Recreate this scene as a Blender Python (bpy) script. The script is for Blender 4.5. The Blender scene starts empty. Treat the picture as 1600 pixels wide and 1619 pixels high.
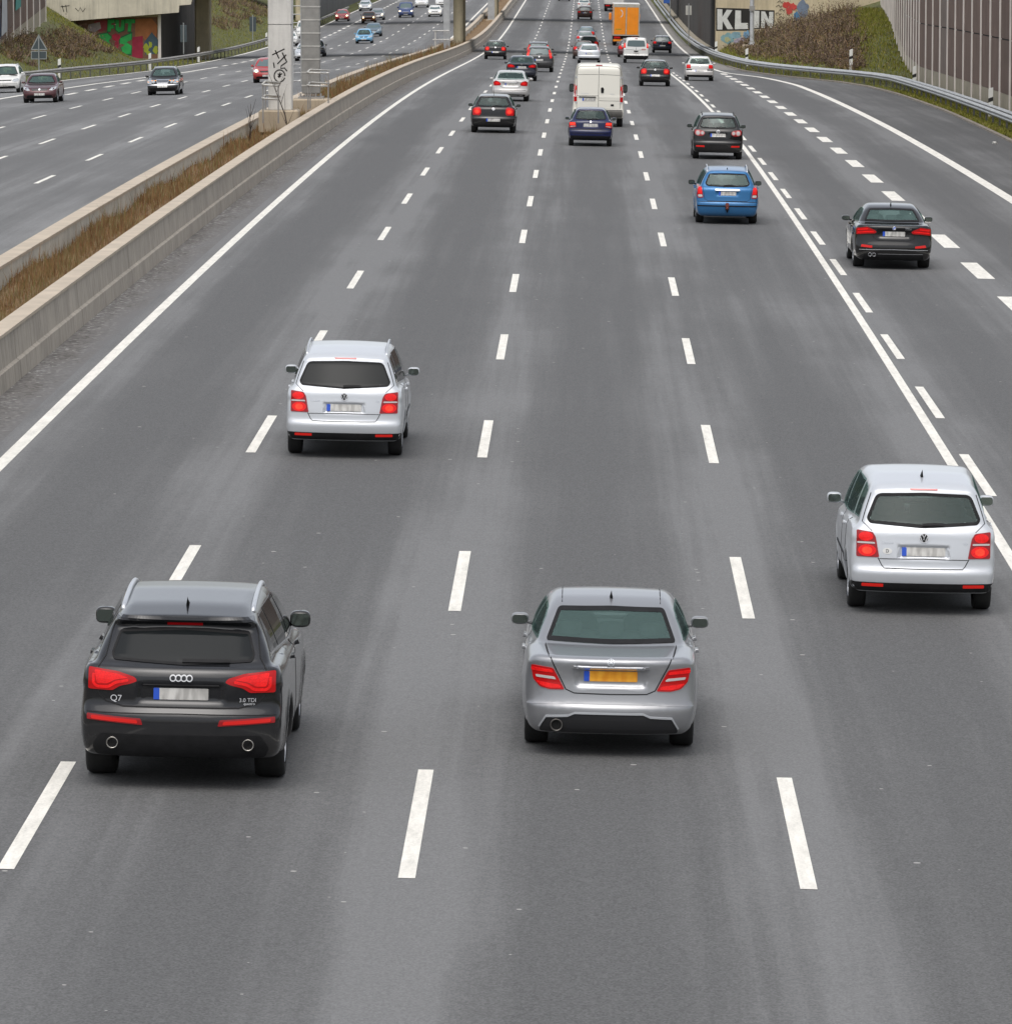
import bpy, math, random
import numpy as np
from mathutils import Vector, Matrix
from mathutils.geometry import delaunay_2d_cdt

rng = np.random.default_rng(7)
random.seed(7)
scene = bpy.context.scene
COL = scene.collection

# ------------------------------------------------------------------ camera maths (focal length in photo pixels, 1600 wide)
FPX, VPX, YH, CX, CY = 8850.0, 924.0, -187.0, 800.0, 809.5
CAMH = 8.70
TH = math.atan((CY - YH) / FPX)
PS = math.atan((VPX - CX) / FPX)
FW = np.array([-math.sin(PS) * math.cos(TH), math.cos(PS) * math.cos(TH), -math.sin(TH)])
RT = np.array([math.cos(PS), math.sin(PS), 0.0])
UP = np.cross(RT, FW)

# ------------------------------------------------------------------ the road's long profile and crossfall
PC = [3.299963714943795, -0.6811960574401588, -7.976911291055366, -0.5137423014129491,
      9.299752411285583, 1.1088603754080328, -8.61610712358741, -4.349411091582125]
def zr(Y):
    Y = np.asarray(Y, float)
    q = np.polyval(PC, (np.clip(Y, 70, 810) - 400) / 400) - .0055 * np.maximum(0, Y - 810)
    return q
def zmain(X, Y): return zr(Y) - .0205 * (np.asarray(X, float) - .2)
def zopp(X, Y): return zr(Y) + .02 * (np.asarray(X, float) + 10)
def ray(px, py):
    d = FW * FPX + RT * (px - CX) - UP * (py - CY)
    return d / d[1]
_YS = np.arange(20, 1300, .25)
def ground(px, py, surf=zmain, dz=0.0):
    """the point of the road seen along a line of sight of the survey camera"""
    r = ray(px, py)
    d = CAMH + r[2] * _YS - surf(r[0] * _YS, _YS) - dz
    j = int(np.argmax(d < 0))
    y = _YS[j] - .25 * d[j] / (d[j] - d[j - 1])
    return float(r[0] * y), float(y)

# ------------------------------------------------------------------ materials
MATS = {}
def new_mat(name):
    m = bpy.data.materials.new(name); m.use_nodes = True
    nt = m.node_tree
    b = nt.nodes['Principled BSDF']
    return m, nt, b
def N(nt, typ, **kw):
    n = nt.nodes.new(typ)
    for k, v in kw.items():
        if k.startswith('i_'):
            n.inputs[k[2:].replace('_', ' ')].default_value = v
        else: setattr(n, k, v)
    return n
def ramp(nt, fac, stops):
    r = nt.nodes.new('ShaderNodeValToRGB')
    while len(r.color_ramp.elements) < len(stops): r.color_ramp.elements.new(.5)
    for e, (p, c) in zip(r.color_ramp.elements, stops):
        e.position = p; e.color = (*c, 1) if len(c) == 3 else c
    nt.links.new(fac, r.inputs[0]); return r.outputs[0]
def coords(nt, scale=(1, 1, 1), rot=(0, 0, 0), which='Object'):
    t = nt.nodes.new('ShaderNodeTexCoord'); mp = nt.nodes.new('ShaderNodeMapping')
    mp.inputs['Scale'].default_value = scale; mp.inputs['Rotation'].default_value = rot
    nt.links.new(t.outputs[which], mp.inputs[0]); return mp.outputs[0]
def noise(nt, vec, scale, detail=4, rough=.55):
    n = nt.nodes.new('ShaderNodeTexNoise'); n.inputs['Scale'].default_value = scale
    n.inputs['Detail'].default_value = detail; n.inputs['Roughness'].default_value = rough
    nt.links.new(vec, n.inputs['Vector']); return n.outputs[0]
def mix(nt, a, b, fac, typ='MIX'):
    n = nt.nodes.new('ShaderNodeMix'); n.data_type = 'RGBA'; n.blend_type = typ
    for s, v in ((n.inputs[6], a), (n.inputs[7], b), (n.inputs[0], fac)):
        if hasattr(v, 'is_linked') or isinstance(v, bpy.types.NodeSocket): nt.links.new(v, s)
        else: s.default_value = (*v, 1) if isinstance(v, tuple) and len(v) == 3 else v
    return n.outputs[2]
def math_(nt, op, a, b=0.0, clamp=False):
    n = nt.nodes.new('ShaderNodeMath'); n.operation = op; n.use_clamp = clamp
    for s, v in ((n.inputs[0], a), (n.inputs[1], b)):
        if isinstance(v, bpy.types.NodeSocket): nt.links.new(v, s)
        else: s.default_value = v
    return n.outputs[0]
def bump(nt, b, h, dist, strength=1.0):
    n = nt.nodes.new('ShaderNodeBump'); n.inputs['Distance'].default_value = dist; n.inputs['Strength'].default_value = strength
    nt.links.new(h, n.inputs['Height']); nt.links.new(n.outputs[0], b.inputs['Normal'])

def simple(name, col, rough=.5, metal=0.0, coat=0.0, emit=None, estr=0.0, spec=.5, var=0.0, vscale=3.0):
    if name in MATS: return MATS[name]
    m, nt, b = new_mat(name)
    b.inputs['Base Color'].default_value = (*col, 1)
    b.inputs['Roughness'].default_value = rough
    b.inputs['Metallic'].default_value = metal
    b.inputs['Coat Weight'].default_value = coat
    b.inputs['Coat Roughness'].default_value = .06
    b.inputs['Specular IOR Level'].default_value = spec
    if emit:
        b.inputs['Emission Color'].default_value = (*emit, 1); b.inputs['Emission Strength'].default_value = estr
    if var:
        v = noise(nt, coords(nt), vscale, 5, .6)
        c = ramp(nt, v, [(.3, tuple(x * (1 - var) for x in col)), (.7, tuple(min(1, x * (1 + var)) for x in col))])
        nt.links.new(c, b.inputs['Base Color'])
    MATS[name] = m; return m

def paint(name, col, metal=.0, rough=.32, dirt=.35, coat=.8):
    """car paint: flake noise, road grime low down, dark cloth on the inside of the shell"""
    if name in MATS: return MATS[name]
    m, nt, b = new_mat(name)
    o = coords(nt)
    g = noise(nt, o, 5.0, 6, .65)
    sx = nt.nodes.new('ShaderNodeSeparateXYZ'); nt.links.new(o, sx.inputs[0])
    low = math_(nt, 'MULTIPLY', math_(nt, 'SUBTRACT', 0.75, sx.outputs[2]), 1.6, True)
    d = math_(nt, 'MULTIPLY', math_(nt, 'MULTIPLY', low, g), dirt * 1.6, True)
    d = math_(nt, 'ADD', d, math_(nt, 'MULTIPLY', g, dirt * .10), True)
    c = mix(nt, col, (.17, .155, .135), d)
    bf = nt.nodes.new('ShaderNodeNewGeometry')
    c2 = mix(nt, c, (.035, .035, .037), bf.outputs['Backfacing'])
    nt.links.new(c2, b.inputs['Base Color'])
    inv = math_(nt, 'SUBTRACT', 1.0, bf.outputs['Backfacing'])
    nt.links.new(math_(nt, 'MULTIPLY', inv, metal), b.inputs['Metallic'])
    r = math_(nt, 'ADD', math_(nt, 'MULTIPLY', d, .5), rough, True)
    nt.links.new(r, b.inputs['Roughness'])
    nt.links.new(math_(nt, 'MULTIPLY', inv, coat), b.inputs['Coat Weight'])
    b.inputs['Coat Roughness'].default_value = .07; b.inputs['Specular IOR Level'].default_value = .15
    MATS[name] = m; return m

def glassmat(name, tint, refl=.10, rough=.03, haze=.13):
    """see-through pane: tinted transmission with a Fresnel reflection"""
    if name in MATS: return MATS[name]
    m = bpy.data.materials.new(name); m.use_nodes = True; nt = m.node_tree
    nt.nodes.clear()
    out = nt.nodes.new('ShaderNodeOutputMaterial')
    tr = nt.nodes.new('ShaderNodeBsdfTransparent'); tr.inputs[0].default_value = (*tint, 1)
    gl = nt.nodes.new('ShaderNodeBsdfGlossy'); gl.inputs['Roughness'].default_value = rough
    df = nt.nodes.new('ShaderNodeBsdfDiffuse'); df.inputs[0].default_value = (.26, .43, .40, 1)
    fr = nt.nodes.new('ShaderNodeLayerWeight'); fr.inputs['Blend'].default_value = .5
    f = math_(nt, 'ADD', math_(nt, 'MULTIPLY', fr.outputs['Facing'], .06), refl, True)
    m1 = nt.nodes.new('ShaderNodeMixShader'); m1.inputs[0].default_value = haze
    nt.links.new(tr.outputs[0], m1.inputs[1]); nt.links.new(df.outputs[0], m1.inputs[2])
    m2 = nt.nodes.new('ShaderNodeMixShader'); nt.links.new(f, m2.inputs[0])
    nt.links.new(m1.outputs[0], m2.inputs[1]); nt.links.new(gl.outputs[0], m2.inputs[2])
    nt.links.new(m2.outputs[0], out.inputs[0])
    MATS[name] = m; return m

# ------------------------------------------------------------------ object helpers
def add(name, verts, faces, mat=None, parent=None, smooth=False, normals=None):
    me = bpy.data.meshes.new(name)
    me.from_pydata([tuple(map(float, v)) for v in verts], [], faces if isinstance(faces, list) else faces.tolist())
    if smooth: me.shade_smooth()
    o = bpy.data.objects.new(name, me)
    if mat is not None: me.materials.append(mat)
    COL.objects.link(o)
    if parent is not None: o.parent = parent
    return o
def from_mesh(name, me, mat, parent):
    o = bpy.data.objects.new(name, me); COL.objects.link(o)
    if not me.materials: me.materials.append(None)
    o.material_slots[0].link = 'OBJECT'; o.material_slots[0].material = mat
    o.parent = parent
    return o
def thing(name, label, cat, loc=(0, 0, 0), group=None):
    o = bpy.data.objects.new(name, None); COL.objects.link(o); o.location = loc
    o.empty_display_size = .3
    o['label'] = label; o['category'] = cat
    if group: o['group'] = group
    return o
def tag(o, label, cat, group=None):
    o['label'] = label; o['category'] = cat
    if group: o['group'] = group
    return o
def struct(o): o['kind'] = 'structure'; return o

class MB:
    """collects simple shapes into one mesh"""
    def __init__(s): s.v = []; s.f = []
    def raw(s, v, f):
        n = len(s.v); s.v += [tuple(map(float, p)) for p in v]; s.f += [tuple(i + n for i in q) for q in f]; return s
    def box(s, x0, x1, y0, y1, z0, z1):
        return s.raw([(x0, y0, z0), (x1, y0, z0), (x1, y1, z0), (x0, y1, z0), (x0, y0, z1), (x1, y0, z1), (x1, y1, z1), (x0, y1, z1)],
                     [(0, 3, 2, 1), (4, 5, 6, 7), (0, 1, 5, 4), (1, 2, 6, 5), (2, 3, 7, 6), (3, 0, 4, 7)])
    def bevbox(s, x0, x1, y0, y1, z0, z1, b):
        """box with chamfered edges (three stacked octagonal rings)"""
        def ring(z, i):
            a, c, d, e = x0 + i, x1 - i, y0 + i, y1 - i
            return [(a + b, d, z), (c - b, d, z), (c, d + b, z), (c, e - b, z), (c - b, e, z), (a + b, e, z), (a, e - b, z), (a, d + b, z)]
        R = [ring(z0, b), ring(z0 + b, 0), ring(z1 - b, 0), ring(z1, b)]
        v = sum(R, []); f = [tuple(range(7, -1, -1)), tuple(range(24, 32))]
        for k in range(3):
            for i in range(8): f.append((k * 8 + i, k * 8 + (i + 1) % 8, k * 8 + 8 + (i + 1) % 8, k * 8 + 8 + i))
        return s.raw(v, f)
    def tube(s, pts, r, n=8, caps=True):
        pts = [np.array(p, float) for p in pts]; rs = r if hasattr(r, '__len__') else [r] * len(pts)
        v = []; f = []
        for i, p in enumerate(pts):
            t = pts[min(i + 1, len(pts) - 1)] - pts[max(i - 1, 0)]; t /= np.linalg.norm(t) + 1e-9
            a = np.cross(t, (0, 0, 1)) if abs(t[2]) < .9 else np.cross(t, (1, 0, 0)); a /= np.linalg.norm(a); b = np.cross(t, a)
            v += [tuple(p + rs[i] * (math.cos(q) * a + math.sin(q) * b)) for q in np.arange(n) * 2 * math.pi / n]
        for i in range(len(pts) - 1):
            for k in range(n): f.append((i * n + k, i * n + (k + 1) % n, (i + 1) * n + (k + 1) % n, (i + 1) * n + k))
        if caps: f += [tuple(range(n - 1, -1, -1)), tuple(range((len(pts) - 1) * n, len(pts) * n))]
        return s.raw(v, f)
    def lathe(s, prof, axis='z', n=24, c=(0, 0, 0)):
        """prof: (radius, height) pairs around an axis through c"""
        v = []; f = []
        for r, h in prof:
            for k in range(n):
                a = 2 * math.pi * k / n
                p = (r * math.cos(a), r * math.sin(a), h) if axis == 'z' else (h, r * math.cos(a), r * math.sin(a))
                v.append((p[0] + c[0], p[1] + c[1], p[2] + c[2]))
        for i in range(len(prof) - 1):
            for k in range(n): f.append((i * n + k, i * n + (k + 1) % n, (i + 1) * n + (k + 1) % n, (i + 1) * n + k))
        return s.raw(v, f)
    def prism(s, poly, y0, y1):
        """(x, z) outline extruded along y"""
        n = len(poly)
        v = [(p[0], y0, p[1]) for p in poly] + [(p[0], y1, p[1]) for p in poly]
        f = [tuple(range(n)), tuple(range(2 * n - 1, n - 1, -1))] + [(i, i + n, (i + 1) % n + n, (i + 1) % n) for i in range(n)]
        return s.raw(v, f)
    def build(s, name, mat=None, parent=None, smooth=False): return add(name, s.v, s.f, mat, parent, smooth)

def strip(name, rows, mat, parent=None):
    """a sheet from rows of points (each row the same length)"""
    n = len(rows[0]); v = [p for r in rows for p in r]
    f = [(i * n + k, i * n + k + 1, (i + 1) * n + k + 1, (i + 1) * n + k) for i in range(len(rows) - 1) for k in range(n - 1)]
    return add(name, v, f, mat, parent)
# ================================================================== vehicle bodies: smooth signed-distance shells, meshed by surface nets
def smax(a, b, k): 
    h = np.clip(.5 + .5 * (a - b) / k, 0, 1); return a * h + b * (1 - h) + k * h * (1 - h)
def smin(a, b, k): return -smax(-a, -b, k)
def sstep(x, a, b):
    t = np.clip((x - a) / (b - a), 0, 1); return t * t * (3 - 2 * t)
def rounded(poly, r=.1, n=4, closed=True):
    P = [np.array(p, float)[:2] for p in poly]; rr = [p[2] if len(p) > 2 else r for p in poly]; out = []
    for i in range(len(P)):
        a, b, c = P[i - 1], P[i], P[(i + 1) % len(P)]
        la, lc = np.linalg.norm(a - b), np.linalg.norm(c - b)
        d = min(rr[i], .45 * la, .45 * lc)
        if d < 1e-4: out.append(b); continue
        s, e = b + (a - b) / la * d, b + (c - b) / lc * d
        for t in np.linspace(0, 1, n + 1): out.append((1 - t) ** 2 * s + 2 * t * (1 - t) * b + t * t * e)
    return np.array(out)
def poly_sdf(poly, A, B):
    d = np.full(A.shape, 1e9); ins = np.zeros(A.shape, bool)
    n = len(poly)
    for i in range(n):
        (x0, y0), (x1, y1) = poly[i], poly[(i + 1) % n]
        ex, ey = x1 - x0, y1 - y0; L = ex * ex + ey * ey
        if L < 1e-12: continue
        t = np.clip(((A - x0) * ex + (B - y0) * ey) / L, 0, 1)
        d = np.minimum(d, (A - x0 - t * ex) ** 2 + (B - y0 - t * ey) ** 2)
        if abs(ey) > 1e-12:
            c = ((y0 > B) != (y1 > B)) & (A < ex * (B - y0) / ey + x0); ins ^= c
    d = np.sqrt(d); return np.where(ins, -d, d)
class Raster:
    S = .01
    def __init__(s, poly, lo, hi, blur=2):
        s.lo = lo
        a = np.arange(lo[0], hi[0], s.S); b = np.arange(lo[1], hi[1], s.S)
        A, B = np.meshgrid(a, b, indexing='ij')
        D = poly_sdf(poly, A, B)
        for _ in range(2):
            for ax in (0, 1):
                Dp = np.pad(D, [(blur, blur) if i == ax else (0, 0) for i in (0, 1)], mode='edge')
                D = sum(np.take(Dp, np.arange(D.shape[ax]) + k, axis=ax) for k in range(2 * blur + 1)) / (2 * blur + 1)
        s.D = D.astype(np.float32)
    def __call__(s, y, z):
        u = np.clip((y - s.lo[0]) / s.S, 0, s.D.shape[0] - 1.001); v = np.clip((z - s.lo[1]) / s.S, 0, s.D.shape[1] - 1.001)
        i = u.astype(np.int32); j = v.astype(np.int32); u = u - i; v = v - j
        D = s.D
        return (D[i, j] * (1 - u) * (1 - v) + D[i + 1, j] * u * (1 - v) + D[i, j + 1] * (1 - u) * v + D[i + 1, j + 1] * u * v)

class Shell:
    def __init__(s, L, W, H, wb, ro, R, low, cab, belt, wt, tw=.21, wbelt=None, hw=None, cr=.16, cf=.22, crc=.10, cfc=.22, k1=.07, k2=.09,
                 ksh=.04, crown=.05, taper=(.05, .07), rec=(), tpow=1.35, flare=.012, cl=None):
        s.__dict__.update(locals()); del s.__dict__['s']
        s.wbelt = wbelt if wbelt else W / 2 - .055
        s.hw = hw if hw else [(.15, W / 2 - .12), (.28, W / 2 - .045), (.42, W / 2 - .012), (.60, W / 2), (.78, W / 2 - .004), (belt - .06, W / 2 - .02), (belt + .02, W / 2 - .05), (belt + .2, W / 2 - .13)]
        lo, hi = (-.6, -.3), (L + .6, H + .6)
        s.RL = Raster(rounded(low, .09), lo, hi); s.RC = Raster(rounded(cab, .14), lo, hi)
        s.hz = np.array([p[0] for p in s.hw]); s.hx = np.array([p[1] for p in s.hw])
        s.wy = (ro, ro + wb); s.meshes = {}; s.patches = {}
    def F(s, P):
        x, y, z = P[..., 0], P[..., 1], P[..., 2]
        ax = np.abs(x); W2 = s.W / 2; q = np.minimum(ax / W2, 1.15)
        wr = 1 - sstep(y, .5, 1.7); wf = sstep(y, s.L - 1.6, s.L - .5)
        ye = y - s.cr * q ** 3 * wr + s.cf * q ** 2.6 * wf
        for (xc, zc, hx, hz, dep, soft) in s.rec:       # recesses and ledges of the tail
            m = (1 - sstep(np.abs(x - xc), hx - soft, hx + soft)) * (1 - sstep(np.abs(z - zc), hz - soft, hz + soft)) * (1 - sstep(y, .5, .9))
            ye = ye - dep * m
        dl = s.RL(ye, z)
        hw = np.interp(z, s.hz, s.hx)
        tp = s.taper[0] * np.clip(1 - y / 1.2, 0, 1) ** 2 + s.taper[1] * np.clip((y - s.L + 1.3) / 1.3, 0, 1) ** 2
        rad = np.minimum(np.hypot(y - s.wy[0], z - s.R), np.hypot(y - s.wy[1], z - s.R))
        hw = hw - tp + s.flare * np.exp(-((rad - s.R - .06) / .05) ** 2)
        d1 = smax(dl, ax - hw, s.k1)
        mid = s.L * .5
        wrc = 1 - sstep(y, mid - .8, mid); wfc = sstep(y, mid, mid + .8)
        yc = y - s.crc * q ** 2.2 * wrc + s.cfc * q ** 2.2 * wfc
        t = np.clip((z - s.belt) / (s.H - s.belt), -.3, 1.1)
        hc = s.wbelt - (s.wbelt - s.wt) * np.sign(t) * np.abs(t) ** s.tpow
        hc = hc - .06 * np.clip(1 - (y - s.ro) / 1.0, 0, 1) * (t > 0) - .04 * np.clip((y - mid) / 1.5, 0, 1)
        d2 = smax(s.RC(yc, z + s.crown * q ** 2), (ax - hc) * .97, s.k2)
        d = smin(d1, d2, s.ksh)
        arch = np.maximum(rad - s.R - .045, W2 - .34 - ax)
        return smax(d, -arch, .015)
    def grad(s, P, e=.012):
        g = np.stack([s.F(P + np.array(d)) - s.F(P - np.array(d)) for d in ((e, 0, 0), (0, e, 0), (0, 0, e))], -1)
        return g / (np.linalg.norm(g, axis=-1, keepdims=True) + 1e-9)
    def mesh(s, h):
        """surface nets -> vertices, quads"""
        if h in s.meshes: return s.meshes[h]
        lo = np.array([-s.W / 2 - .08, -.12, .08]); hi = np.array([s.W / 2 + .08, s.L + .12, s.H + .1])
        n = np.ceil((hi - lo) / h).astype(int) + 1
        xs, ys, zs = (lo[i] + h * np.arange(n[i]) for i in range(3))
        V = np.empty(tuple(n), np.float32)
        for j0 in range(0, n[1], 24):
            G = np.stack(np.meshgrid(xs, ys[j0:j0 + 24], zs, indexing='ij'), -1)
            V[:, j0:j0 + 24] = s.F(G)
        S = V < 0
        c = np.zeros(tuple(n - 1), np.int8)
        offs = [(i, j, k) for i in (0, 1) for j in (0, 1) for k in (0, 1)]
        for i, j, k in offs: c += S[i:n[0] - 1 + i, j:n[1] - 1 + j, k:n[2] - 1 + k]
        I = np.argwhere((c > 0) & (c < 8))
        cv = {o: V[I[:, 0] + o[0], I[:, 1] + o[1], I[:, 2] + o[2]] for o in offs}
        acc = np.zeros((len(I), 3)); cnt = np.zeros(len(I))
        for o in offs:
            for a in range(3):
                if o[a]: continue
                p = list(o); p[a] = 1; p = tuple(p)
                va, vb = cv[o], cv[p]; m = (va < 0) != (vb < 0)
                t = np.where(m, va / np.where(m, va - vb, 1), 0)
                pos = np.array(o, float)[None].repeat(len(I), 0); pos[:, a] += t
                acc += pos * m[:, None]; cnt += m
        P = lo + (I + acc / cnt[:, None]) * h
        for _ in range(3):
            f = s.F(P); P = P - np.clip(f, -h, h)[:, None] * s.grad(P) * .8
        ids = np.full(tuple(n - 1), -1, np.int32); ids[I[:, 0], I[:, 1], I[:, 2]] = np.arange(len(I))
        quads = []
        for a in range(3):
            b, d = (a + 1) % 3, (a + 2) % 3
            sl0 = [slice(None)] * 3; sl1 = [slice(None)] * 3
            sl0[a] = slice(0, n[a] - 1); sl1[a] = slice(1, n[a])
            for q in (b, d): sl0[q] = slice(1, n[q] - 1); sl1[q] = slice(1, n[q] - 1)
            A, B = S[tuple(sl0)], S[tuple(sl1)]
            E = np.argwhere(A != B)
            sgn = A[E[:, 0], E[:, 1], E[:, 2]]
            E[:, b] += 1; E[:, d] += 1
            def g(db, dd):
                q = E.copy(); q[:, b] += db; q[:, d] += dd; return ids[q[:, 0], q[:, 1], q[:, 2]]
            Q = np.stack([g(-1, -1), g(0, -1), g(0, 0), g(-1, 0)], 1)
            Q[~sgn] = Q[~sgn][:, ::-1]; quads.append(Q)
        Q = np.concatenate(quads)
        Q = Q[(Q >= 0).all(1)]
        s.meshes[h] = (P, Q); return P, Q
    def project(s, uv, d):
        """cast points of a rear / front / side / top view onto the shell"""
        uv = np.asarray(uv, float); n = len(uv); P = np.zeros((n, 3)); D = np.zeros(3)
        if d == 'rear': P[:, 0] = uv[:, 0]; P[:, 2] = uv[:, 1]; P[:, 1] = -.3; D[1] = 1
        elif d == 'front': P[:, 0] = uv[:, 0]; P[:, 2] = uv[:, 1]; P[:, 1] = s.L + .3; D[1] = -1
        elif d == 'side': P[:, 1] = uv[:, 0]; P[:, 2] = uv[:, 1]; P[:, 0] = s.W / 2 + .2; D[0] = -1
        elif d == 'top': P[:, 0] = uv[:, 0]; P[:, 1] = uv[:, 1]; P[:, 2] = s.H + .3; D[2] = -1
        lim = {'rear': 2.6, 'front': 3.2, 'side': .9, 'top': 1.4}[d]; t = np.zeros(n); f = np.ones(n)
        for _ in range(90):
            f = s.F(P + t[:, None] * D); t = np.minimum(t + np.clip(f * .75, -.05, .3), lim)
        bad = (np.abs(f) > .02) | (t > lim - .01)
        if bad.any() and (~bad).any():
            G = np.where(~bad)[0]
            for i in np.where(bad)[0]:
                k = G[np.argmin(((uv[G] - uv[i]) ** 2).sum(1))]; t[i] = t[k]; P[i] = P[k]
        P = P + t[:, None] * D
        return P, s.grad(P)

def resample(poly, h):
    out = []
    for i in range(len(poly)):
        a, b = np.array(poly[i]), np.array(poly[(i + 1) % len(poly)])
        L = np.linalg.norm(b - a)
        if L < 1e-5: continue
        k = max(1, int(math.ceil(L / h)))
        for j in range(k): out.append(a + (b - a) * j / k)
    return np.array(out)
def sym(half):
    """right-hand half outline (from the top centre down) -> closed symmetric outline"""
    r = [tuple(p) for p in half]; l = [(-p[0],) + tuple(p[1:]) for p in reversed(r) if abs(p[0]) > 1e-6]
    return r + l
def inset(poly, d):
    P = np.array(poly); n = len(P)
    a = sum(P[i][0] * P[(i + 1) % n][1] - P[(i + 1) % n][0] * P[i][1] for i in range(n)); sg = 1 if a > 0 else -1
    t = np.roll(P, -1, 0) - np.roll(P, 1, 0); t /= np.linalg.norm(t, axis=1)[:, None] + 1e-9
    return P + sg * d * np.stack([-t[:, 1], t[:, 0]], 1)

def _mirror(v, f): return [(-p[0], p[1], p[2]) for p in v], [tuple(reversed(q)) for q in f]
def mesh_of(name, v, f, smooth=True):
    me = bpy.data.meshes.new(name); me.from_pydata([tuple(map(float, p)) for p in v], [], [tuple(map(int, q)) for q in f])
    if smooth: me.shade_smooth()
    return me
def patch(sh, name, poly, d, t, mat, parent, h=.03, r=.03, mirror=False, skirt=.02, both=False):
    """a shaped plate laid on the shell: outline in a side/rear/front/top view, t metres proud, with a returned edge"""
    key = (name, d, t, h, r, mirror, tuple(tuple(round(float(c), 4) for c in p) for p in poly))
    if key not in sh.patches:
        out = resample(rounded(poly, r, 3), h)
        lo, hi = out.min(0), out.max(0)
        gx, gz = np.meshgrid(np.arange(lo[0] + h / 2, hi[0], h), np.arange(lo[1] + h / 2, hi[1], h), indexing='ij')
        inn = np.stack([gx.ravel(), gz.ravel()], 1)
        if len(inn): inn = inn[poly_sdf(out, inn[:, 0], inn[:, 1]) < -.45 * h]
        pts = np.concatenate([out, inn]) if len(inn) else out
        n = len(out)
        vv, ee, ff, *_ = delaunay_2d_cdt([Vector(p) for p in pts], [(i, (i + 1) % n) for i in range(n)], [], 1, 1e-6)
        uv = np.array([(p[0], p[1]) for p in vv])
        P, G = sh.project(uv, d)
        nv = len(P); ec = {}
        ff = [tuple(q) for q in ff]
        # orient outward
        q = ff[len(ff) // 2]; nn = np.cross(P[q[1]] - P[q[0]], P[q[2]] - P[q[0]])
        if nn @ G[q[0]] < 0: ff = [tuple(reversed(q)) for q in ff]
        for q in ff:
            for i in range(len(q)): ec[(q[i], q[(i + 1) % len(q)])] = 1
        bnd = [e for e in ec if (e[1], e[0]) not in ec]
        V = list(P + G * t) ; lowv = list(P - G * skirt)
        ff = ff + [(b, a, a + nv, b + nv) for a, b in bnd]
        V = V + lowv
        if mirror: V, ff = _mirror(V, ff)
        used = sorted({i for q in ff for i in q}); mp = {o: i for i, o in enumerate(used)}
        me = mesh_of(name, [V[i] for i in used], [tuple(mp[i] for i in q) for q in ff], smooth=False)
        sh.patches[key] = me
    return from_mesh(name, sh.patches[key], mat, parent)
def ring(sh, name, poly, w, d, t, mat, parent, h=.03, r=.03, mirror=False):
    """a band of width w just inside an outline"""
    key = (name, 'ring', d, t, w, mirror, tuple(tuple(round(float(c), 4) for c in p) for p in poly))
    if key not in sh.patches:
        o = resample(rounded(poly, r, 4), h); i = inset(o, w); n = len(o)
        P, G = sh.project(np.concatenate([o, i]), d)
        V = list(P + G * t) + list(P - G * .02)
        f = []
        for k in range(n):
            a, b = k, (k + 1) % n
            f += [(a, b, b + n, a + n), (b, a, a + 2 * n, b + 2 * n), (a + n, b + n, b + 3 * n, a + 3 * n)]
        nn = np.cross(np.array(V[f[0][1]]) - V[f[0][0]], np.array(V[f[0][2]]) - V[f[0][0]])
        if nn @ G[0] < 0: f = [tuple(reversed(q)) for q in f]
        if mirror: V, f = _mirror(V, f)
        sh.patches[key] = mesh_of(name, V, f, False)
    return from_mesh(name, sh.patches[key], mat, parent)
def stroke(pts, w):
    """open polyline -> thin outline"""
    P = np.array(pts, float); t = np.gradient(P, axis=0); t /= np.linalg.norm(t, axis=1)[:, None] + 1e-9
    nrm = np.stack([-t[:, 1], t[:, 0]], 1) * w / 2
    return [tuple(p) for p in P + nrm] + [tuple(p) for p in (P - nrm)[::-1]]
def lettering(sh, name, text, size, x, z, mat, parent, t=.006, d='rear', align='CENTER'):
    cu = bpy.data.curves.new(name, 'FONT'); cu.body = text; cu.size = size; cu.align_x = align; cu.align_y = 'CENTER'
    o = bpy.data.objects.new(name, cu); COL.objects.link(o)
    dg = bpy.context.evaluated_depsgraph_get(); me = o.evaluated_get(dg).to_mesh()
    uv = np.array([(v.co.x * (1 if d == 'rear' else -1) + x, v.co.y + z) for v in me.vertices]); f = [tuple(p.vertices) for p in me.polygons]
    bpy.data.objects.remove(o); bpy.data.curves.remove(cu)
    P, G = sh.project(uv, d)
    return from_mesh(name, mesh_of(name, P + G * t, f, False), mat, parent)

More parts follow.
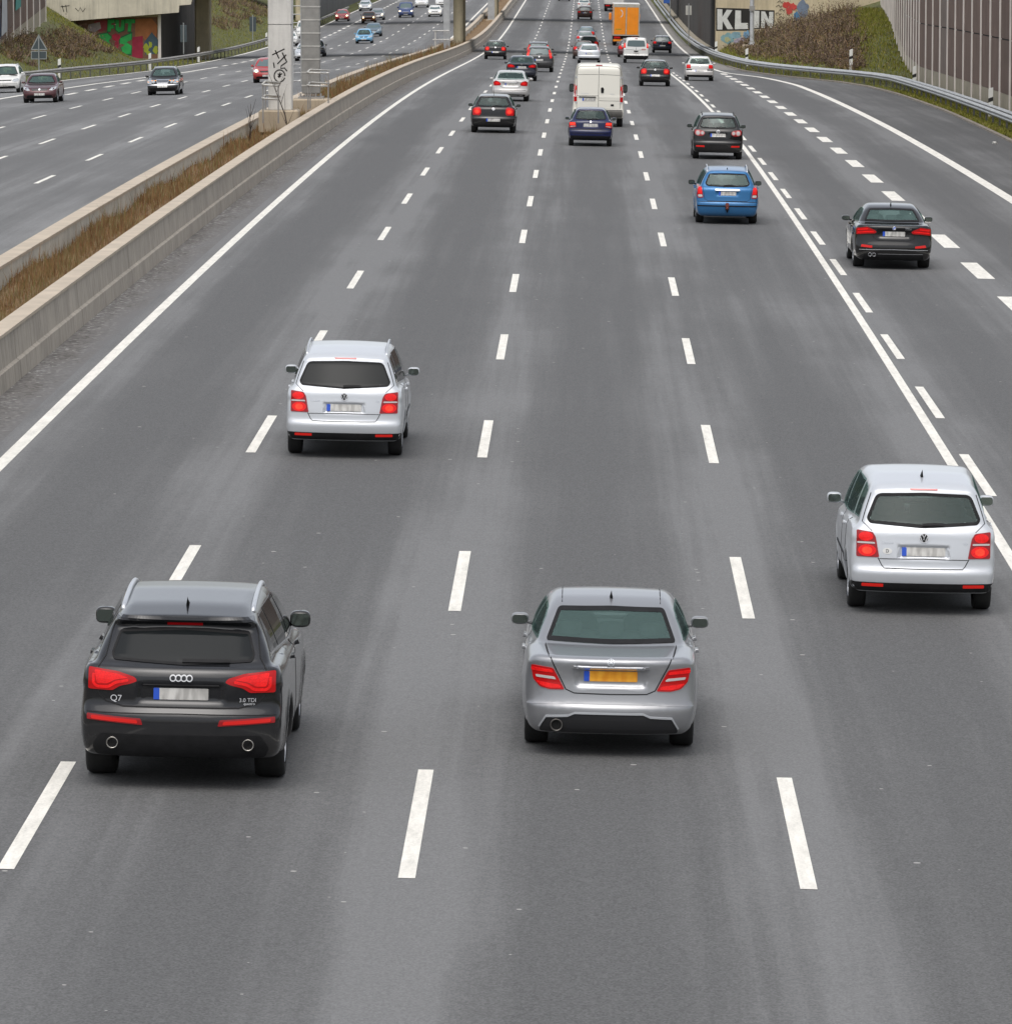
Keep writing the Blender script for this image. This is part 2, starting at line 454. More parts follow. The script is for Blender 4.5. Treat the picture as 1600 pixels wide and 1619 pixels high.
# ------------------------------------------------------------------ shared vehicle parts
def wheel_meshes(R, w):
    key = ('wheel', R, w)
    if key in WH: return WH[key]
    a = w / 2
    t = MB().lathe([(R * .66, -a), (R * .80, -a * 1.02), (R * .93, -a), (R * .985, -a * .82), (R, -a * .55), (R, a * .55), (R * .985, a * .82), (R * .93, a), (R * .80, a * 1.02), (R * .66, a)], 'x', 36)
    tyre = mesh_of('wheel', t.v, t.f)
    r = MB().lathe([(R * .68, a * .93), (R * .63, a * .97), (R * .60, a * .75), (R * .52, a * .35)], 'x', 36)
    n = 7
    for k in range(n):
        an = 2 * math.pi * k / n
        for s0, s1 in ((-.09, -.02), (.02, .09)):
            pts = []
            for rr, hh, wd in ((R * .12, a * .82, 1.0), (R * .64, a * .93, 1.4)):
                for sg in (s0, s1):
                    q = an + sg * wd * (R * .64 / rr) ** .25
                    pts.append((hh, rr * math.cos(q), rr * math.sin(q)))
            b = [(p[0] - .03, p[1], p[2]) for p in pts]
            r.raw(pts + b, [(0, 1, 3, 2), (4, 6, 7, 5), (0, 2, 6, 4), (1, 5, 7, 3), (2, 3, 7, 6)])
    r.lathe([(R * .17, a * .80), (R * .15, a * .88), (.001, a * .90)], 'x', 20)
    rim = mesh_of('rim', r.v, r.f, False)
    dk = MB().lathe([(R * .66, a * .2), (.01, a * .15)], 'x', 24).lathe([(R * .66, -a * .7), (.01, -a * .75)], 'x', 24)
    hub = mesh_of('brake_disc', dk.v, dk.f, False)
    WH[key] = (tyre, rim, hub); return WH[key]
WH = {}
def soft_box(cx, cy, cz, sx, sy, sz, p=4.0, n=12, tilt=0.0):
    """rounded block (superellipsoid)"""
    v = []; f = []
    for i in range(n + 1):
        th = -math.pi / 2 + math.pi * i / n
        for k in range(2 * n):
            ph = math.pi * k / n
            e = 2 / p
            c = lambda q: math.copysign(abs(math.cos(q)) ** e, math.cos(q)); s_ = lambda q: math.copysign(abs(math.sin(q)) ** e, math.sin(q))
            x, y, z = c(th) * c(ph) * sx / 2, c(th) * s_(ph) * sy / 2, s_(th) * sz / 2
            v.append((cx + x, cy + y + tilt * z, cz + z))
    m = 2 * n
    for i in range(n):
        for k in range(m): f.append((i * m + k, i * m + (k + 1) % m, (i + 1) * m + (k + 1) % m, (i + 1) * m + k))
    return v, f
# ------------------------------------------------------------------ vehicle materials
M_TYRE = simple('tyre rubber', (.018, .018, .018), .85, var=.3, vscale=9)
M_RIM = simple('rim alloy', (.42, .43, .45), .35, .7, var=.15, vscale=12)
M_HUB = simple('wheel dark', (.012, .012, .012), .8)
M_BLACK = simple('black trim', (.013, .013, .014), .6, spec=.2, var=.3, vscale=8)
M_GLOSSK = simple('gloss black', (.008, .008, .009), .12, coat=.5)
M_SEAM = simple('panel gap', (.01, .01, .011), .9)
M_CHROME = simple('chrome', (.72, .73, .75), .16, 1.0)
M_EMBLEM = simple('silver emblem', (.62, .63, .65), .3, .2)
M_SATIN = simple('satin rail', (.62, .64, .67), .32, .65)
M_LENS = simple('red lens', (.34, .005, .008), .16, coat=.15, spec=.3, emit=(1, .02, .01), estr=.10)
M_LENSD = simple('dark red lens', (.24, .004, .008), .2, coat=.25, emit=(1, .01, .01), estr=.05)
M_LIT = simple('lit red lamp', (.52, .008, .010), .25, coat=.12, spec=.3, emit=(1, .014, .010), estr=.36)
M_BRAKE = simple('brake lamp', (.70, .02, .012), .25, coat=.12, spec=.3, emit=(1, .055, .022), estr=1.0)
for m_, e_, sc in ((M_LIT, .36, 55), (M_BRAKE, 1.0, 42)):      # moulded optics of the lens: bright and dim facets
    nt_ = m_.node_tree; vo_ = nt_.nodes.new('ShaderNodeTexVoronoi'); vo_.inputs['Scale'].default_value = sc
    nt_.links.new(coords(nt_, (1, .2, 1.6)), vo_.inputs['Vector'])
    n_ = noise(nt_, coords(nt_), 11, 2, .5)
    f_ = math_(nt_, 'MULTIPLY', math_(nt_, 'ADD', math_(nt_, 'MULTIPLY', math_(nt_, 'SUBTRACT', 1.0, vo_.outputs['Distance']), .9), math_(nt_, 'MULTIPLY', n_, 1.3)), e_ * .80)
    nt_.links.new(f_, nt_.nodes['Principled BSDF'].inputs['Emission Strength'])
M_REFL = simple('glowing red reflector', (.42, .008, .01), .25, coat=.15, spec=.3, emit=(1, .03, .01), estr=.22)  # faint red glow added to the material; reflectors give no light themselves
M_CLEAR = simple('clear lens', (.55, .53, .52), .18, coat=.5)
M_PINK = simple('pale red lens', (.62, .20, .19), .2, coat=.5)
M_HEAD = simple('headlamp glass', (.40, .43, .45), .15, 0, coat=.6)
M_HLIT = simple('lit headlamp', (.9, .85, .7), .2, emit=(1, .72, .32), estr=5.0)
M_HLITY = simple('lit yellow headlamp', (.9, .85, .5), .2, emit=(1, .85, .28), estr=4.0)
M_INDIC = simple('amber lamp', (.7, .22, .02), .2, emit=(1, .35, .03), estr=1.2)
M_GREY = simple('seat cloth', (.045, .047, .05), .9, var=.25, vscale=15)
M_PALESEAT = simple('pale headrest', (.20, .22, .22), .8)
M_MIRG = simple('mirror glass', (.13, .155, .14), .08, .8)
M_BLUE = simple('plate blue', (.02, .09, .55), .4)
M_TINT = simple('tinted pane', (.012, .014, .015), .05, spec=.2)
M_TINTG = simple('shaded pane', (.030, .040, .040), .05, spec=.5)
M_FARG = simple('windscreen pane', (.10, .14, .145), .06, spec=.5)
M_GLASS = glassmat('green glass', (.58, .68, .65), .02, haze=.10)
M_GLASSL = glassmat('pale green glass', (.58, .70, .68), .02, haze=.19)
M_EXH = simple('exhaust steel', (.16, .15, .14), .35, .8)
M_DIFF = simple('dark grey diffuser', (.030, .030, .032), .6, spec=.3)
M_EXHIN = simple('exhaust soot', (.004, .004, .004), .95)
M_RUST = simple('tow ball rust', (.16, .035, .02), .8)
def plate_mat(name, a, b):
    if name in MATS: return MATS[name]
    m, nt, bs = new_mat(name)
    v = noise(nt, coords(nt, (9, 1, 3)), 1.6, 2, .4)
    nt.links.new(ramp(nt, v, [(.38, a), (.62, b)]), bs.inputs['Base Color']); bs.inputs['Roughness'].default_value = .45
    MATS[name] = m; return m
M_PLATE = plate_mat('number plate white', (.40, .39, .37), (.66, .65, .62))
M_PLATEY = plate_mat('number plate yellow', (.72, .27, .01), (.85, .40, .03))

# ------------------------------------------------------------------ body shapes
def shapes():
    S = {}
    S['suv'] = Shell(5.09, 1.98, 1.74, 3.0, 1.08, .375,
        [(.16, .30), (.05, .34), (0, .46), (-.01, .60), (.0, .735), (.07, .80), (.075, .90), (.09, 1.08), (.15, 1.18), (1.2, 1.17), (3.6, 1.10), (3.9, 1.08), (4.6, .98), (4.95, .85), (5.06, .68), (5.09, .5), (5.03, .32), (4.9, .25)],
        [(.13, 1.0), (.20, 1.19), (.62, 1.53), (.50, 1.575, .02), (.53, 1.615, .03), (1.0, 1.685), (1.8, 1.735), (2.5, 1.72), (3.0, 1.62), (3.9, 1.1), (4.0, .95)],
        1.17, .635, tw=.285, cr=.20, crc=.12, k1=.09, k2=.10, flare=.02, rec=[(0, .93, .40, .085, .022, .02)], taper=(.06, .08), wbelt=.90)
    S['sed'] = Shell(4.59, 1.77, 1.45, 2.76, 1.03, .325,
        [(.14, .22), (.05, .27), (.0, .40), (-.005, .50), (.03, .57), (.05, .66), (.07, .80), (.045, .97, .03), (.10, 1.00, .04), (.8, 1.03), (1.3, .99), (3.2, .93), (3.45, .92), (4.0, .84), (4.4, .72), (4.55, .55), (4.59, .4), (4.5, .22)],
        [(.55, .90), (.80, 1.025), (1.38, 1.345), (1.65, 1.415), (2.1, 1.447), (2.5, 1.42), (2.85, 1.33), (3.5, .93), (3.55, .85)],
        .98, .575, tw=.235, cr=.24, crc=.16, k1=.09, k2=.09, taper=(.06, .08), rec=[(0, .81, .34, .095, .03, .02), (0, .30, 1.2, .225, -.016, .014)], wbelt=.815, crown=.04)
    S['sed5'] = Shell(4.90, 1.86, 1.46, 2.97, 1.10, .335,
        [(.14, .21), (.05, .26), (.0, .38), (-.005, .55), (.04, .64), (.06, .74), (.07, .85), (.05, 1.00, .03), (.12, 1.035, .04), (.85, 1.05), (1.4, 1.0), (3.4, .94), (3.65, .93), (4.3, .85), (4.7, .72), (4.86, .55), (4.9, .4), (4.8, .22)],
        [(.6, .92), (.88, 1.05), (1.5, 1.37), (1.8, 1.43), (2.25, 1.46), (2.65, 1.43), (3.0, 1.34), (3.7, .94), (3.75, .85)],
        1.0, .55, tw=.26, cr=.26, crc=.17, k1=.09, k2=.09, taper=(.06, .08), rec=[(0, .83, .36, .085, .025, .02)], wbelt=.845, crown=.04)
    S['mpv'] = Shell(4.39, 1.79, 1.64, 2.68, .84, .32,
        [(.12, .26), (.03, .30), (0, .40), (-.012, .53, .04), (.035, .57, .03), (.045, .68), (.065, .80), (.10, .99), (.16, 1.07), (2.2, 1.0), (3.0, .97), (3.4, .96), (3.95, .86), (4.2, .76), (4.34, .62), (4.39, .48), (4.37, .3), (4.25, .22)],
        [(.085, .92), (.16, 1.07), (.36, 1.43), (.37, 1.485, .04), (.50, 1.55), (1.1, 1.625), (1.9, 1.64), (2.5, 1.58), (2.9, 1.43), (3.6, .98), (3.65, .88)],
        1.03, .625, cr=.15, crc=.11, k1=.075, k2=.10, rec=[(0, .76, .30, .07, .03, .015)], taper=(.05, .08), wbelt=.84)
    S['wag'] = Shell(4.46, 1.70, 1.49, 2.62, .98, .31,
        [(.12, .21), (.03, .26), (0, .38), (-.01, .55, .04), (.035, .60, .03), (.05, .70), (.075, .92), (.14, .99), (2.2, .96), (3.2, .92), (3.9, .82), (4.3, .66), (4.44, .5), (4.46, .36), (4.35, .2)],
        [(.07, .85), (.14, .99), (.42, 1.34), (.40, 1.39, .03), (.55, 1.425), (1.2, 1.48), (1.9, 1.49), (2.4, 1.43), (2.75, 1.31), (3.45, .93), (3.5, .84)],
        .96, .535, cr=.15, crc=.10, rec=[(0, .82, .30, .06, .02, .015)], wbelt=.785)
    S['gp'] = Shell(4.2, 1.76, 1.58, 2.58, .78, .315,
        [(.12, .23), (.03, .28), (0, .38), (-.01, .58, .04), (.04, .63, .03), (.05, .76), (.07, .96), (.14, 1.05), (2.2, 1.0), (3.0, .97), (3.6, .88), (4.0, .76), (4.17, .6), (4.2, .45), (4.1, .22)],
        [(.07, .92), (.15, 1.06), (.38, 1.42), (.37, 1.47, .03), (.55, 1.52), (1.1, 1.57), (1.7, 1.58), (2.2, 1.52), (2.6, 1.38), (3.25, .97), (3.3, .88)],
        1.02, .57, cr=.17, crc=.12, rec=[(0, .84, .30, .06, .02, .015)], wbelt=.815)
    S['hat'] = Shell(4.2, 1.75, 1.48, 2.57, .77, .315,
        [(.12, .22), (.03, .27), (0, .38), (-.01, .57, .04), (.05, .63, .03), (.06, .76), (.09, .93), (.16, 1.01), (2.0, .97), (3.0, .93), (3.6, .84), (4.0, .72), (4.17, .56), (4.2, .42), (4.1, .22)],
        [(.09, .88), (.18, 1.01), (.50, 1.36), (.47, 1.405, .03), (.65, 1.43), (1.2, 1.475), (1.7, 1.48), (2.2, 1.42), (2.55, 1.30), (3.2, .93), (3.25, .85)],
        .98, .545, cr=.18, crc=.13, rec=[], wbelt=.805)
    S['small'] = Shell(3.83, 1.62, 1.39, 2.45, .65, .285,
        [(.12, .22), (.03, .27), (-.02, .36), (-.02, .56, .03), (.04, .60, .03), (.05, .72), (.07, .86), (.13, .93), (2.0, .90), (2.8, .87), (3.3, .80), (3.68, .68), (3.8, .52), (3.83, .4), (3.72, .22)],
        [(.07, .82), (.14, .94), (.52, 1.28), (.50, 1.325, .03), (.62, 1.345), (1.1, 1.39), (1.5, 1.385), (2.0, 1.32), (2.3, 1.22), (2.9, .88), (2.95, .8)],
        .91, .50, cr=.14, crc=.10, tw=.17, rec=[(0, .755, .28, .06, .02, .015)], wbelt=.745)
    S['cross'] = Shell(4.63, 1.89, 1.68, 2.77, .98, .36,
        [(.12, .27), (.03, .32), (0, .42), (-.01, .62, .04), (.04, .67, .03), (.06, .8), (.10, 1.02), (.17, 1.11), (2.2, 1.06), (3.2, 1.03), (3.9, .94), (4.4, .8), (4.58, .6), (4.63, .45), (4.5, .25)],
        [(.10, .95), (.18, 1.12), (.48, 1.50), (.44, 1.555, .03), (.6, 1.60), (1.2, 1.67), (1.9, 1.68), (2.4, 1.6), (2.8, 1.45), (3.5, 1.03), (3.55, .92)],
        1.07, .60, tw=.24, cr=.17, crc=.12, wbelt=.87)
    S['van'] = Shell(5.4, 2.05, 2.52, 3.45, 1.0, .345,
        [(.10, .36), (.02, .40), (-.03, .50), (-.03, .66, .03), (.05, .69, .03), (.05, 1.0), (.06, 1.25), (.2, 1.3), (4.5, 1.3), (4.9, 1.2), (5.3, .95), (5.4, .6), (5.35, .3), (5.2, .28)],
        [(.05, 1.1), (.06, 1.4), (.10, 2.33), (.20, 2.47), (.5, 2.52), (3.6, 2.51), (4.05, 2.42), (4.75, 1.45), (4.9, 1.15)],
        1.25, .86, tw=.22, cr=.05, crc=.05, k1=.06, k2=.13, ksh=.05, crown=.03, wbelt=1.005, tpow=2.2, taper=(.02, .1), flare=.02)
    S['van2'] = Shell(4.8, 1.92, 1.97, 3.1, .85, .33,
        [(.10, .30), (.02, .35), (-.02, .45), (-.02, .62, .03), (.05, .66, .03), (.05, .9), (.06, 1.1), (.2, 1.14), (3.8, 1.14), (4.3, 1.02), (4.7, .8), (4.8, .5), (4.7, .25)],
        [(.05, 1.0), (.07, 1.2), (.16, 1.80), (.24, 1.91), (.5, 1.96), (2.9, 1.96), (3.3, 1.86), (4.05, 1.22), (4.15, 1.05)],
        1.12, .74, tw=.22, cr=.08, crc=.07, k1=.07, k2=.13, wbelt=.93, tpow=1.8, taper=(.03, .1))
    # side panes (y, z), windscreen half outline, tail window half outline
    P = {
     'suv': dict(panes=[[(.62, 1.28), (.80, 1.25), (1.35, 1.24), (1.35, 1.58), (.98, 1.57)], [(1.42, 1.23), (2.35, 1.21), (2.35, 1.62), (1.42, 1.60)], [(2.43, 1.21), (3.55, 1.17), (2.95, 1.55), (2.43, 1.62)]], ws=[(0, 1.62), (.52, 1.58), (.74, 1.14), (0, 1.14)], rw=[(0, 1.50), (.62, 1.465), (.685, 1.27), (.66, 1.215), (0, 1.185)], mir=(3.35, 1.24, .24, .19)),
     'sed': dict(panes=[[(1.10, 1.045), (2.0, 1.02), (2.0, 1.335), (1.62, 1.315), (1.40, 1.245)], [(2.08, 1.02), (3.12, .985), (2.65, 1.29), (2.08, 1.335)]], ws=[(0, 1.35), (.50, 1.32), (.70, .98), (0, .95)], rw=[(0, 1.35), (.535, 1.335, .04), (.655, 1.05, .03), (0, 1.04)], mir=(2.98, 1.0, .21, .135)),
     'sed5': dict(panes=[[(1.22, 1.06), (2.15, 1.04), (2.15, 1.345), (1.75, 1.325), (1.5, 1.255)], [(2.23, 1.04), (3.3, 1.0), (2.8, 1.30), (2.23, 1.345)]], ws=[(0, 1.36), (.52, 1.33), (.73, .99), (0, .96)], rw=[(0, 1.365), (.52, 1.345, .05), (.655, 1.08, .04), (0, 1.07)], mir=(3.15, 1.03, .22, .14)),
     'mpv': dict(panes=[[(.52, 1.12), (1.12, 1.09), (1.12, 1.50), (.62, 1.44)], [(1.19, 1.09), (2.05, 1.06), (2.05, 1.535), (1.19, 1.515)], [(2.13, 1.055), (3.25, 1.02), (2.72, 1.43), (2.13, 1.535)]], ws=[(0, 1.52), (.52, 1.48), (.73, 1.02), (0, 1.0)], rw=[(0, 1.45), (.565, 1.43, .07), (.685, 1.14, .05), (.65, 1.085, .05), (0, 1.045)], mir=(3.05, 1.08, .21, .15)),
     'wag': dict(panes=[[(.42, 1.03), (1.15, 1.01), (1.15, 1.35), (.62, 1.32)], [(1.22, 1.01), (2.0, .99), (2.0, 1.385), (1.22, 1.365)], [(2.08, .985), (3.1, .96), (2.6, 1.30), (2.08, 1.385)]], ws=[(0, 1.38), (.48, 1.35), (.67, .97), (0, .95)], rw=[(0, 1.345), (.49, 1.33, .05), (.60, 1.07, .06), (.53, 1.005, .05), (0, .985)], mir=(2.95, .98, .20, .14)),
     'gp': dict(panes=[[(.5, 1.10), (1.05, 1.08), (1.05, 1.45), (.66, 1.41)], [(1.12, 1.08), (1.85, 1.06), (1.85, 1.475), (1.12, 1.455)], [(1.93, 1.055), (2.95, 1.02), (2.45, 1.37), (1.93, 1.475)]], ws=[(0, 1.46), (.50, 1.43), (.71, 1.0), (0, .98)], rw=[(0, 1.435), (.525, 1.42, .06), (.635, 1.12, .06), (.58, 1.075, .05), (0, 1.05)], mir=(2.8, 1.06, .20, .15)),
     'hat': dict(panes=[[(.55, 1.06), (1.1, 1.03), (1.1, 1.34), (.78, 1.32)], [(1.17, 1.03), (1.85, 1.01), (1.85, 1.375), (1.17, 1.355)], [(1.93, 1.005), (2.88, .975), (2.42, 1.29), (1.93, 1.375)]], ws=[(0, 1.36), (.48, 1.33), (.69, .97), (0, .945)], rw=[(0, 1.37), (.50, 1.35, .05), (.625, 1.07, .06), (.57, 1.02, .05), (0, .995)], mir=(2.75, 1.0, .20, .14)),
     'small': dict(panes=[[(.55, .98), (1.2, .96), (1.2, 1.27), (.82, 1.25)], [(1.28, .96), (2.6, .91), (2.15, 1.22), (1.28, 1.285)]], ws=[(0, 1.28), (.45, 1.25), (.63, .90), (0, .885)], rw=[(0, 1.285), (.46, 1.27, .05), (.56, 1.0, .05), (.52, .965, .04), (0, .945)], mir=(2.45, .93, .17, .12)),
     'cross': dict(panes=[[(.6, 1.17), (1.15, 1.14), (1.15, 1.52), (.8, 1.49)], [(1.22, 1.14), (2.05, 1.11), (2.05, 1.56), (1.22, 1.54)], [(2.13, 1.11), (3.15, 1.07), (2.65, 1.46), (2.13, 1.56)]], ws=[(0, 1.54), (.52, 1.5), (.73, 1.07), (0, 1.04)], rw=[(0, 1.52), (.53, 1.50, .05), (.60, 1.20, .05), (.55, 1.13, .05), (0, 1.11)], mir=(3.0, 1.12, .22, .16)),
     'van': dict(panes=[[(3.55, 1.42), (4.45, 1.38), (4.0, 2.05), (3.55, 2.08)]], ws=[(0, 2.28), (.72, 2.22), (.88, 1.35), (0, 1.32)], rw=None, mir=(4.35, 1.45, .24, .38)),
     'van2': dict(panes=[[(.5, 1.25), (1.5, 1.25), (1.5, 1.74), (.5, 1.72)], [(1.6, 1.25), (2.7, 1.25), (2.7, 1.75), (1.6, 1.74)], [(2.8, 1.25), (3.75, 1.2), (3.25, 1.72), (2.8, 1.75)]], ws=[(0, 1.80), (.62, 1.75), (.80, 1.2), (0, 1.16)], rw=[(0, 1.74), (.62, 1.72, .06), (.70, 1.27, .06), (0, 1.24)], mir=(3.6, 1.3, .22, .28)),
    }
    for k, d in P.items(): S[k].__dict__.update(d)
    return S
SH = shapes()
TIER = {0: (.025, .03), 1: (.034, .05), 2: (.05, .08), 3: (.07, .14)}

def far_poly_in(poly, a, b): return poly_sdf(np.array(poly), a, b) < 0
BODY = {}
def body_mesh(sh, h, holes):
    key = (id(sh), h, holes)
    if key in BODY: return BODY[key]
    P, Q = sh.mesh(h)
    if holes:
        C = P[Q].mean(1); kill = np.zeros(len(Q), bool); mid = sh.L / 2
        if sh.rw: kill |= far_poly_in(inset(rounded(sym(sh.rw), .03), .03), C[:, 0], C[:, 2]) & (C[:, 1] < mid - .3)
        kill |= far_poly_in(inset(rounded(sym(sh.ws), .05), .03), C[:, 0], C[:, 2]) & (C[:, 1] > mid)
        for p in sh.panes: kill |= far_poly_in(inset(rounded(p, .04), .02), C[:, 1], C[:, 2]) & (np.abs(C[:, 0]) > .35)
        Q = Q[~kill]
        used = np.unique(Q); mp = np.full(len(P), -1); mp[used] = np.arange(len(used)); P = P[used]; Q = mp[Q]
    me = bpy.data.meshes.new('body'); me.from_pydata(P.tolist(), [], Q.tolist()); me.shade_smooth()
    BODY[key] = me; return me

class Car:
    def __init__(s, name, label, cat, shape, mat, tier, pose, group, see=False, glass=None, mir_mat=None, rim=True, wg=None):
        s.sh = sh = SH[shape]; s.h, s.ph = TIER[tier]; s.tier = tier; s.mat = mat
        s.root = thing(name, label, cat, group=group); s.root.matrix_world = pose
        h = s.h * (1.25 if sh.H > 2 else 1)
        s.body = s.fix(from_mesh('body', body_mesh(sh, h, see), mat, s.root))
        tyre, rimm, hub = wheel_meshes(sh.R, sh.tw)
        for sx in (1, -1):
            for yw in (0, sh.wb):
                w = from_mesh('wheel', tyre, M_TYRE, s.root); w.location = (sx * (sh.W / 2 - sh.tw / 2 - .035), yw, sh.R)
                if sx < 0: w.rotation_euler = (0, 0, math.pi)
                if tier <= 2:
                    from_mesh('rim', rimm, M_RIM, w)
                    if tier <= 1: from_mesh('brake_disc', hub, M_HUB, w)
        g = glass or (M_GLASS if see else (M_TINT if tier <= 1 else M_FARG))
        sg = M_GLASS if see else (M_TINT if tier <= 1 else M_TINTG)
        if sh.rw:
            s.rear_window = s.patch('rear_window', sym(sh.rw), 'rear', .004, g, r=.03)
            if tier <= 1: s.ring('window_seal', sym(sh.rw), .036 if see else .022, 'rear', .007, M_BLACK)
        s.patch('windscreen', sym(sh.ws), 'front', .004, wg or M_GLASS if see else (M_TINTG if tier <= 1 else M_FARG), r=.05)
        if see: s.ring('windscreen_seal', sym(sh.ws), .04, 'front', .007, M_BLACK, r=.05)
        for p in sh.panes:
            for m in (False, True): s.patch('side_window', p, 'side', .004, sg, r=.04, mirror=m)
        y, z, mw, mh = sh.mir
        for sx in (1, -1):
            x = sx * (sh.W / 2 + mw * .26 - (.075 if mw == .24 and sh.H < 2 else 0))
            mw_, mh_ = mw * .88, mh * .90
            n = 10 if tier <= 1 else 6
            v, f = soft_box(0, 0, 0, mw_, .17 if sh.H < 2 else .13, mh_, 3.2, n)
            if tier <= 2:
                a = MB().raw(v, f).tube([(-sx * mw * .62, .02, -mh * .38), (-sx * mw * .25, .0, -mh * .22)], mh * .14, 6); v, f = a.v, a.f
            o = add('wing_mirror', v, f, mir_mat or mat, s.root, True); o.location = (x, y - sh.ro, z)
            if tier <= 1:
                q = rounded([(-mw * .37, -mh * .31), (mw * .37, -mh * .31), (mw * .37, mh * .33), (-mw * .37, mh * .33)], mh * .25, 4)
                yb = -(.088 if sh.H < 2 else .068); kk = len(q)
                add('mirror_glass', [(p[0], yb, p[1]) for p in q] + [(p[0], yb + .02, p[1]) for p in q], [tuple(range(kk))] + [(i, (i + 1) % kk, (i + 1) % kk + kk, i + kk) for i in range(kk)], M_MIRG, o)
        if see: s.interior()
    def fix(s, o): 
        o.location = (0, -s.sh.ro, 0) if o.parent == s.root else (0, 0, 0)
        return o
    def patch(s, name, poly, d, t, mat, r=.03, mirror=False, parent=None, h=None):
        return s.fix(patch(s.sh, name, poly, d, t, mat, parent or s.root, h or s.ph, r, mirror))
    def ring(s, name, poly, w, d, t, mat, r=.03, mirror=False, parent=None):
        return s.fix(ring(s.sh, name, poly, w, d, t, mat, parent or s.root, s.ph, r, mirror))
    def pair(s, name, poly, d, t, mat, r=.03, sub=(), h=None):
        """the same part on both sides, each with its sub-parts (name, outline, proud, material)"""
        for m in (False, True):
            o = s.patch(name, poly, d, t, mat, r, m, h=h)
            for (n2, p2, t2, m2) in sub: s.patch(n2, p2, d, t2, m2, .02, m, parent=o, h=h)
    def line(s, name, pts, w, d='rear', t=.003, mat=None, mirror=False):
        return s.patch(name, stroke(pts, w), d, t, mat or M_SEAM, 0, mirror)
    def plate(s, z, w=.52, hh=.11, mat=None, band=True, d='rear', x=0, t=.012):
        o = s.patch('number_plate', [(x - w / 2, z - hh / 2), (x + w / 2, z - hh / 2), (x + w / 2, z + hh / 2), (x - w / 2, z + hh / 2)], d, t, mat or M_PLATE, .012, h=.06)
        if band: s.patch('euro_band', [(x - w / 2, z - hh / 2), (x - w / 2 + .055, z - hh / 2), (x - w / 2 + .055, z + hh / 2), (x - w / 2, z + hh / 2)], d, t + .003, M_BLUE, .008, parent=o, h=.06)
    def disc(s, name, x, z, r, t, mat, d='rear', parent=None, mirror=False, n=16):
        return s.patch(name, [(x + r * math.cos(a), z + r * math.sin(a)) for a in np.arange(n) * 2 * math.pi / n], d, t, mat, 0, mirror, parent=parent)
    def roundel(s, x, z, r, d='rear', back=True):
        """round emblem with a V over a W"""
        o = s.disc('badge', x, z, r, .004, M_SEAM if back else M_EMBLEM, d)
        circ = [(x + r * math.cos(a), z + r * math.sin(a)) for a in np.arange(24) * 2 * math.pi / 24]
        s.ring('badge_ring', circ, r * .17, d, .010, M_EMBLEM, 0, parent=o)
        for pts in ([(-.36, .72), (0, .08), (.36, .72)], [(-.74, .30), (-.36, -.72), (0, -.02), (.36, -.72), (.74, .30)]):
            s.patch('badge_letter', stroke([(x + a * r, z + b * r) for a, b in pts], r * .19), d, .010, M_EMBLEM, 0, parent=o)
    def antenna(s, y, mat=None, l=.09):
        P, G = s.sh.project([(0, y)], 'top'); x, yy, z = P[0]
        v = [(-.018, 0, -.01), (.018, 0, -.01), (.022, .13, -.01), (-.022, .13, -.01), (0, -.055, l), (0, .02, l * .62)]
        o = add('antenna', [(a, b + yy, c + z) for a, b, c in v], [(0, 1, 2, 3), (0, 4, 1), (1, 4, 5), (1, 5, 2), (2, 5, 3), (3, 5, 4), (3, 4, 0)], mat or M_BLACK, s.root); s.fix(o)
    def whip(s, y, l=.35, lean=-.7):
        P, G = s.sh.project([(0, y)], 'top'); x, yy, z = P[0]
        o = MB().tube([(0, yy, z - .01), (0, yy + lean * l * .5, z + l * .5), (0, yy + lean * l, z + l)], [.008, .005, .003], 6).build('antenna', M_BLACK, s.root); s.fix(o)
    def rails(s, x, y0, y1, mat, hgt=.055, r=.018):
        ys = np.linspace(y0, y1, 14); P, G = s.sh.project([(x, y) for y in ys], 'top')
        zz = [p[2] + hgt * min(1, 5 * min(i, 13 - i) / 13) - .012 * (i in (0, 13)) for i, p in enumerate(P)]
        for sx in (1, -1):
            s.fix(MB().tube([(sx * p[0], p[1], q) for p, q in zip(P, zz)], r, 8).build('roof_rail', mat, s.root, True))
    def pipe(s, x, z, r, y=-.0, mat=None):
        o = MB().lathe([(r * .80, .03), (r * .80, .005), (r, -.003), (r, .02), (r * .94, .25)], 'x', 24).build('exhaust_pipe', mat or M_EXH, s.root, True)
        for v in o.data.vertices: v.co = (v.co.y + x, v.co.x + y, v.co.z + z)
        i = MB().lathe([(r * .80, .02), (.001, .025)], 'x', 20).build('exhaust_bore', M_EXHIN, o)
        for v in i.data.vertices: v.co = (v.co.y + x, v.co.x + y, v.co.z + z)
        s.fix(o)
    def handles(s, ys, z, mat):
        for y in ys:
            for m in (False, True): s.patch('door_handle', [(y, z), (y + .2, z - .005), (y + .2, z + .03), (y, z + .035)], 'side', .03, mat, .012, m, h=.05)
    def wiper(s, x0, x1, z, w=.022, rise=.0):
        s.patch('wiper', stroke([(x0, z), ((x0 + x1) / 2, z + rise), (x1, z + rise * .6)], w), 'rear', .022, M_BLACK, .004)
    def doors(s, ys, z0, zt):
        for y in ys:
            for m in (False, True): s.line('door_seam', [(y, z0), (y - .01, .6), (y, zt)], .010, 'side', .003, M_SEAM, m)
